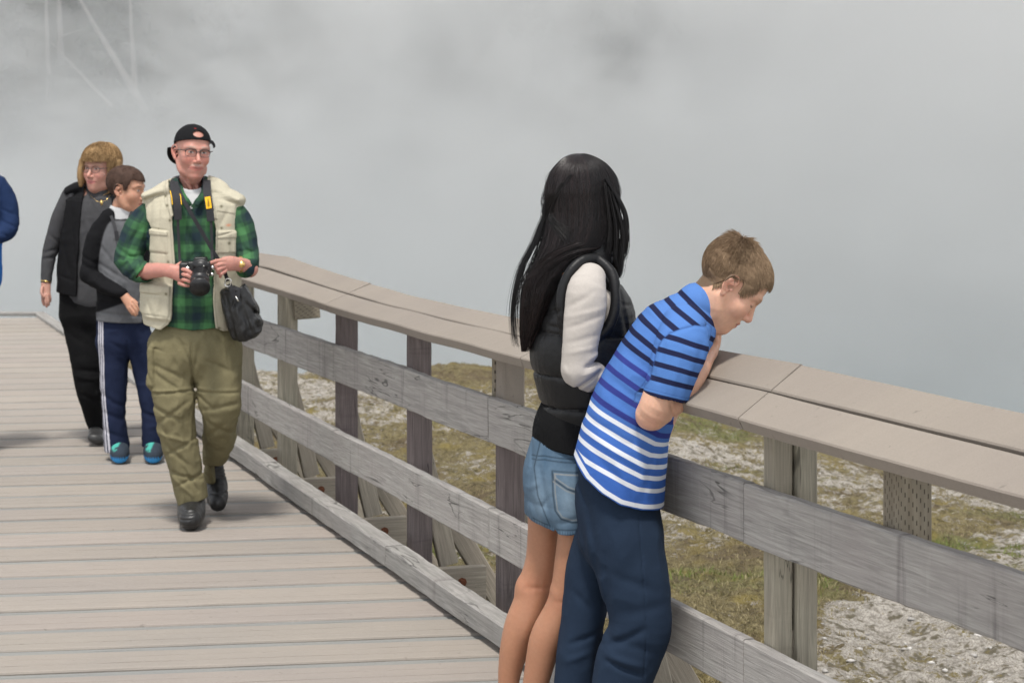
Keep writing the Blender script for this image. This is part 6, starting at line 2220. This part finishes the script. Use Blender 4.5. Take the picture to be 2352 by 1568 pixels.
def build_walker_boy():
    G = Fig(11.78)
    t = thing('person', 'young person with cropped brown hair in a grey raglan top and striped navy track pants', 'person', tuple(G.p(290, 1052, 0)))
    skin = np.array([0.46, 0.24, 0.155])
    sy = math.radians(76)
    H = Head(G.p(288, 437, 0), (math.sin(sy), -math.cos(sy), -.12), (.10, 0, 1), 1.0, nose=0.95, eyes='open')
    neck = G.T([(284, 470, .01, 25, .055), (280, 500, .015, 28, .06), (280, 530, .02, 42, .08)])
    hand = U(0.008, G.T([(282, 674, -.165, 9), (292, 688, -.18, 11, .018), (300, 700, -.19, 11, .018)]))
    fs = [finger([G.p(*q) for q in pts], .0090, .0070) for pts in (
        [(306, 692, -.20), (314, 702, -.205), (318, 712, -.20)], [(304, 700, -.205), (312, 712, -.21), (315, 721, -.205)], [(299, 706, -.205), (307, 717, -.21), (311, 724, -.205)], [(294, 706, -.198), (301, 716, -.203), (305, 722, -.198)], [(298, 684, -.175), (308, 690, -.19), (315, 696, -.20)])]
    base = U(0.02, H, neck, G.T([(280, 520, .02, 40, .08), (282, 740, .02, 40, .08)]), G.T([(235, 520, .0, 16), (205, 620, -.02, 14), (282, 674, -.16, 8)]), G.T([(238, 510, .02, 16), (280, 515, .02, 22)]), G.T([(262, 740, 0, 20), (275, 1015, -.03, 12)]), G.T([(318, 740, 0, 20), (348, 1005, -.03, 12)]))

    def body(p):
        d = smin(base(p), hand(p), 0.01)
        for k in fs:
            d = smin(d, k(p), 0.003)
        return d

    def hl(q):
        f, u = q[:, 1], q[:, 2]
        return u - np.interp(f, [-.12, -.08, -.05, -.03, -.016, .012, .022, .032, .042, .052, .066, .12], [-.07, -.07, -.06, -.03, .03, .034, .0, .0, .03, .060, .066, .058]).astype(f32)
    hc = np.array([0.060, 0.036, 0.027])

    def colf(p):
        c = np.tile(skin, (len(p), 1)).astype(f32) * (1 + 0.1 * fbm(p * 25, 2))[:, None]
        H.color(p, c, skin, (0.42, 0.17, 0.13), (0.06, 0.04, 0.03), (0.55, 0.26, 0.18), (0.03, 0.02, 0.02))
        q = H.loc(p)
        k = (np.clip(hl(q) / .004, 0, 1) * (np.linalg.norm(q, axis=1) < .2) * (q[:, 2] > -.085))[:, None]
        return (c * (1 - k) + hc * k).astype(f32)
    sdf_obj('body', body, *G.box(175, 355, 385, 1035, -.26, .2), 0.004, MAT['skin'], t, colf)
    sdf_obj('hair', hair_shell(H, hl, 0.007, 0.003, 60), *G.box(235, 355, 350, 470, -.14, .14), 0.003, MAT['hairmatte'], t, lambda p: (np.tile(hc, (len(p), 1)) * (1 + .5 * fbm(H.loc(p) * 60, 2))[:, None]).astype(f32))
    scalp_strands(H, hl, 2500, lambda q: 0.014 + 0 * q[:, 0], lambda q: q - np.array([0, -.06, .115]) + np.array([0, .03, -.03]), 0.08, 'hairmatte', t, 'hair', hc * .8, hc * 1.7, 0.0011, 0.0005, 0.006, 5, 8)
    # raglan top: grey body, black sleeves
    trunk = G.T([(281, 498, .015, 36, .070), (281, 514, .015, 62, .10), (282, 560, .01, 68, .12), (284, 640, .0, 62, .125), (284, 700, .0, 62, .13), (282, 745, .0, 62, .13)])
    trunk = SUB(0.004, trunk, G.T([(284, 470, .01, 29, .062), (281, 502, .01, 29, .064)]))
    sA = U(0.014, G.T([(252, 500, -.01, 22, .06), (226, 545, -.03, 26, .062), (208, 605, -.045, 22, .055), (204, 628, -.06, 21, .05)]), G.T([(205, 630, -.06, 20, .048), (240, 656, -.12, 17, .042), (282, 673, -.165, 12.5, .032)]))
    top = U(0.014, trunk, sA, G.T([(318, 505, .03, 20, .06), (350, 600, .0, 20), (340, 650, -.08, 15)]))
    top = G.folds(top, [(222, 625, 290, 660, 5, .007), (224, 640, 280, 672, 5, -.006), (230, 600, 300, 640, 5, .006), (225, 690, 335, 700, 4, .006), (225, 712, 335, 722, 4, .006), (188, 600, 228, 622, 5, .007), (190, 585, 226, 600, 4, .005), (236, 560, 270, 600, 5, .005)])
    top = INT(.004, rough(top, .012, 10, (1, 1, 1), 3), G.prism([(150, 470), (420, 470), (420, 742), (224, 734), (150, 734)]))

    def tcol(p):
        q = G.lx(p)
        rag = [(262, 480), (252, 505), (244, 535), (232, 567), (220, 602), (222, 630), (269, 660), (296, 690), (100, 760), (100, 480)]
        k = np.clip(0.5 - poly2(rag, q) / 3, 0, 1)[:, None] * (p[:, 1] < G.Y + .03)[:, None]
        k = np.maximum(k, ((q[:, 0] > 332) * 1.0)[:, None])
        k = np.maximum(k, np.clip(0.5 + (trunk(p) - sA(p) + .002) / .006, 0, 1)[:, None])
        c = np.array([0.105, 0.107, 0.113]) * (1 + .18 * fbm(p * 40, 3))[:, None]
        col_ = (np.abs(q[:, 1] - 503) < 3)[:, None] * 0.6
        c = c * (1 - col_)
        return (c * (1 - k) + np.array([0.008, 0.008, 0.009]) * k).astype(f32)
    sdf_obj('top', top, *G.box(165, 475, 385, 770, -.26, .2), 0.0038, MAT['cotton'], t, tcol)
    un = SUB(.003, G.T([(282, 486, .012, 32, .068), (281, 506, .012, 38, .074)]), G.T([(284, 470, .01, 28, .060), (281, 520, .01, 29, .062)]))
    sdf_obj('undershirt', un, *G.box(235, 470, 330, 530, -.12, .12), 0.003, MAT['cotton'], t, lambda p: np.full((len(p), 3), .5, f32))
    tr = U(0.03, G.T([(282, 720, 0, 60, .11), (282, 780, 0, 62, .115)]), G.T([(262, 790, -.01, 36, .09), (262, 890, -.03, 30, .08), (262, 960, -.03, 26, .075), (268, 1020, -.03, 28, .08), (270, 1038, -.03, 28, .08)]), G.T([(322, 790, .01, 34, .09), (340, 890, -.01, 26, .08), (350, 960, -.02, 24, .075), (352, 1020, -.02, 26, .08)]))
    tr = G.folds(tr, [(240, 900, 288, 930, 6, .007), (245, 940, 290, 960, 6, .006), (240, 980, 290, 1000, 6, .006), (300, 780, 298, 860, 4, .01), (325, 940, 372, 955, 6, .006), (260, 780, 296, 800, 6, .006)])
    tr = INT(.004, rough(tr, .012, 8), G.prism([(150, 700), (420, 700), (420, 1022), (330, 1022), (310, 1030), (297, 1026), (262, 1034), (150, 1034)]))

    def pcol(p):
        q = G.lx(p)
        c = np.tile(np.array(lin(34, 42, 66)) * .8, (len(p), 1)) * (1 + .15 * fbm(p * 8, 2))[:, None]
        xl = np.interp(q[:, 1], [735, 900, 960, 1035], [229, 233, 236, 240])
        k = np.zeros(len(p))
        for i in range(3):
            sp = np.interp(q[:, 1], [735, 900, 1035], [5.2, 5.6, 9.0])
            k = np.maximum(k, (np.abs(q[:, 0] - xl - 2.5 - i * sp) < sp * .32) * 1.0)
        k = (k * (p[:, 1] < G.Y + .05))[:, None]
        return (c * (1 - k) + np.array([.50, .49, .53]) * k).astype(f32)
    sdf_obj('trousers', tr, *G.box(210, 700, 395, 1060, -.2, .2), 0.0036, MAT['cotton'], t, pcol)
    for x, y in ((275, 1052), (352, 1053)):
        s_ = U(.01, G.T([(x, 1018, .0, 18, .05), (x, 1032, -.06, 21, .055), (x, 1042, -.13, 22, .05), (x, 1046, -.19, 17, .04)]))
        s_ = INT(.003, s_, lambda p: .003 - p[:, 2])

        def shc(p, x=x):
            q = G.lx(p)
            h = p[:, 2]
            c = np.tile([0.035, 0.045, 0.06], (len(p), 1))
            sole = np.clip((.042 + .006 * np.sin(q[:, 0] * 1.2) - h) / .006, 0, 1)[:, None]
            c = c * (1 - sole) + np.array([0.05, 0.28, 0.62]) * sole
            out = np.clip((.010 - h) / .004, 0, 1)[:, None]
            c = c * (1 - out) + np.array([0.16, 0.17, 0.03]) * out
            tl = (np.clip((h - .066) / .012, 0, 1) * np.clip((11 - np.abs(q[:, 0] - x)) / 4, 0, 1) * (fbm(p * 45, 2) > -.12))[:, None]
            return (c * (1 - tl) + np.array([0.07, 0.36, 0.30]) * tl).astype(f32)
        sdf_obj('shoe', s_, *G.box(x - 35, 1000, x + 35, 1065, -.28, .1), 0.003, MAT['cotton'], t, shc)
    m = MB()
    for pts in ([(256, 480, .0), (254, 492, -.05), (260, 508, -.085), (266, 530, -.12), (270, 550, -.128)], [(306, 486, -.06), (300, 500, -.10), (298, 512, -.11)]):
        m.ribbon([G.p(*q) for q in cr(np.array(pts, float), 3)], np.array([1, 0, 0]), .008 if pts[0][0] < 300 else .014, .002)
    m.ribbon([G.p(267, 532, -.126), G.p(270, 553, -.132)], np.array([1, 0, 0]), .011, .003)
    m.build('lanyard', MAT['strap'], t)


def build_edge_person():
    G = Fig(12.0)
    t = thing('person', 'person in a navy and blue jacket at the left edge of the walkway', 'person', tuple(G.p(-30, 1037, 0)))
    skin = np.array([0.52, 0.28, 0.2])
    H = Head(G.p(-52, 345, 0), (.5, -.85, 0), (0, 0, 1), 1.0)
    body = U(0.02, H, G.T([(-52, 385, .01, 24, .055), (-52, 440, .02, 40, .08), (-50, 640, .02, 40, .08)]), G.T([(-70, 640, 0, 22), (-74, 1000, 0, 12)]), G.T([(-42, 640, 0, 20), (-37, 1000, -.05, 12)]), G.T([(2, 540, -.06, 12), (-28, 560, -.18, 11), (-42, 572, -.22, 12)]))
    body = U(0.012, body, G.T([(-92, 430, .02, 14), (-112, 560, .02, 11), (-108, 640, -.03, 9), (-106, 668, -.05, 10), (-105, 690, -.06, 7)]), G.T([(-92, 430, .02, 14), (-52, 430, .02, 30)]))
    for i in range(5):
        body = U(.004, body, finger([G.p(-42 - i * 3, 570 + i * 3, -.24), G.p(-56 - i, 572 + i * 4, -.25), G.p(-60, 578 + i * 3, -.23)], .009, .007))
    sdf_obj('body', body, *G.box(-140, 280, 40, 1035, -.32, .2), 0.005, MAT['skin'], t, lambda p: np.tile(skin, (len(p), 1)).astype(f32))
    sdf_obj('hair', hair_shell(H, lambda q: q[:, 2] - .05 + np.clip(-q[:, 1], -.02, .1), .008), *G.box(-110, 270, 10, 400, -.16, .16), .004, MAT['hairmatte'], t, lambda p: np.full((len(p), 3), .08, f32))
    jk = U(0.016, G.T([(-50, 402, .02, 34, .07), (-47, 425, .02, 52, .11), (-47, 520, .01, 50, .13), (-48, 640, .0, 51, .13)]), G.T([(-2, 420, .02, 16, .06), (14, 455, .02, 21, .062), (22, 500, .0, 22, .06), (16, 528, -.04, 22, .056), (-2, 542, -.12, 18, .05), (-34, 560, -.2, 16, .045), (-46, 570, -.22, 15, .04)]))
    jk = U(0.016, jk, G.T([(-92, 424, .02, 18, .06), (-108, 480, .03, 19, .058), (-112, 560, .02, 16, .05), (-108, 640, -.03, 13, .04)]))
    jk = rough(G.folds(jk, [(10, 480, 40, 495, 4, .006), (8, 505, 40, 520, 4, .007), (0, 520, 30, 540, 4, .006)]), .01, 10)

    def jc(p):
        q = G.lx(p)
        k = np.clip((np.where(q[:, 0] > -8, 545 - 0.0 * q[:, 0], 462) - q[:, 1]) / 3, 0, 1)
        k = np.maximum(k, (q[:, 0] + .45 * np.abs(q[:, 1] - 500) > 2) * (q[:, 1] < 556))[:, None]
        return (np.array([0.02, 0.16, 0.52]) * (1 - k) + np.array([0.014, 0.028, 0.075]) * k).astype(f32)
    sdf_obj('jacket', jk, *G.box(-145, 385, 60, 690, -.28, .2), 0.004, MAT['cotton'], t, jc)
    tr = U(.03, G.T([(-56, 630, 0, 46, .11), (-58, 700, 0, 46, .11)]), G.T([(-76, 720, 0, 27, .09), (-74, 1020, 0, 20, .07)]), G.T([(-40, 720, 0, 22, .09), (-36, 1020, -.05, 18, .07)]))
    sdf_obj('trousers', rough(tr, .01, 8), *G.box(-120, 620, 10, 1050, -.2, .2), .006, MAT['cotton'], t, lambda p: np.full((len(p), 3), .03, f32))
    for x, d in ((-74, 0), (-36, -.05)):
        s_ = INT(.003, G.T([(x, 1020, d, 17, .05), (x, 1034, d - .14, 15, .05)]), lambda p: .003 - p[:, 2])
        sdf_obj('shoe', s_, *G.box(x - 30, 1000, x + 30, 1050, d - .25, d + .1), .005, MAT['leather'], t, lambda p: np.full((len(p), 3), .03, f32))
build_materials()
build_light_camera()
build_deck()
build_railing()
build_ground()
build_scatter()
build_background()
build_boy()
build_girl()
build_man()
build_walker_woman()
build_walker_boy()
build_edge_person()
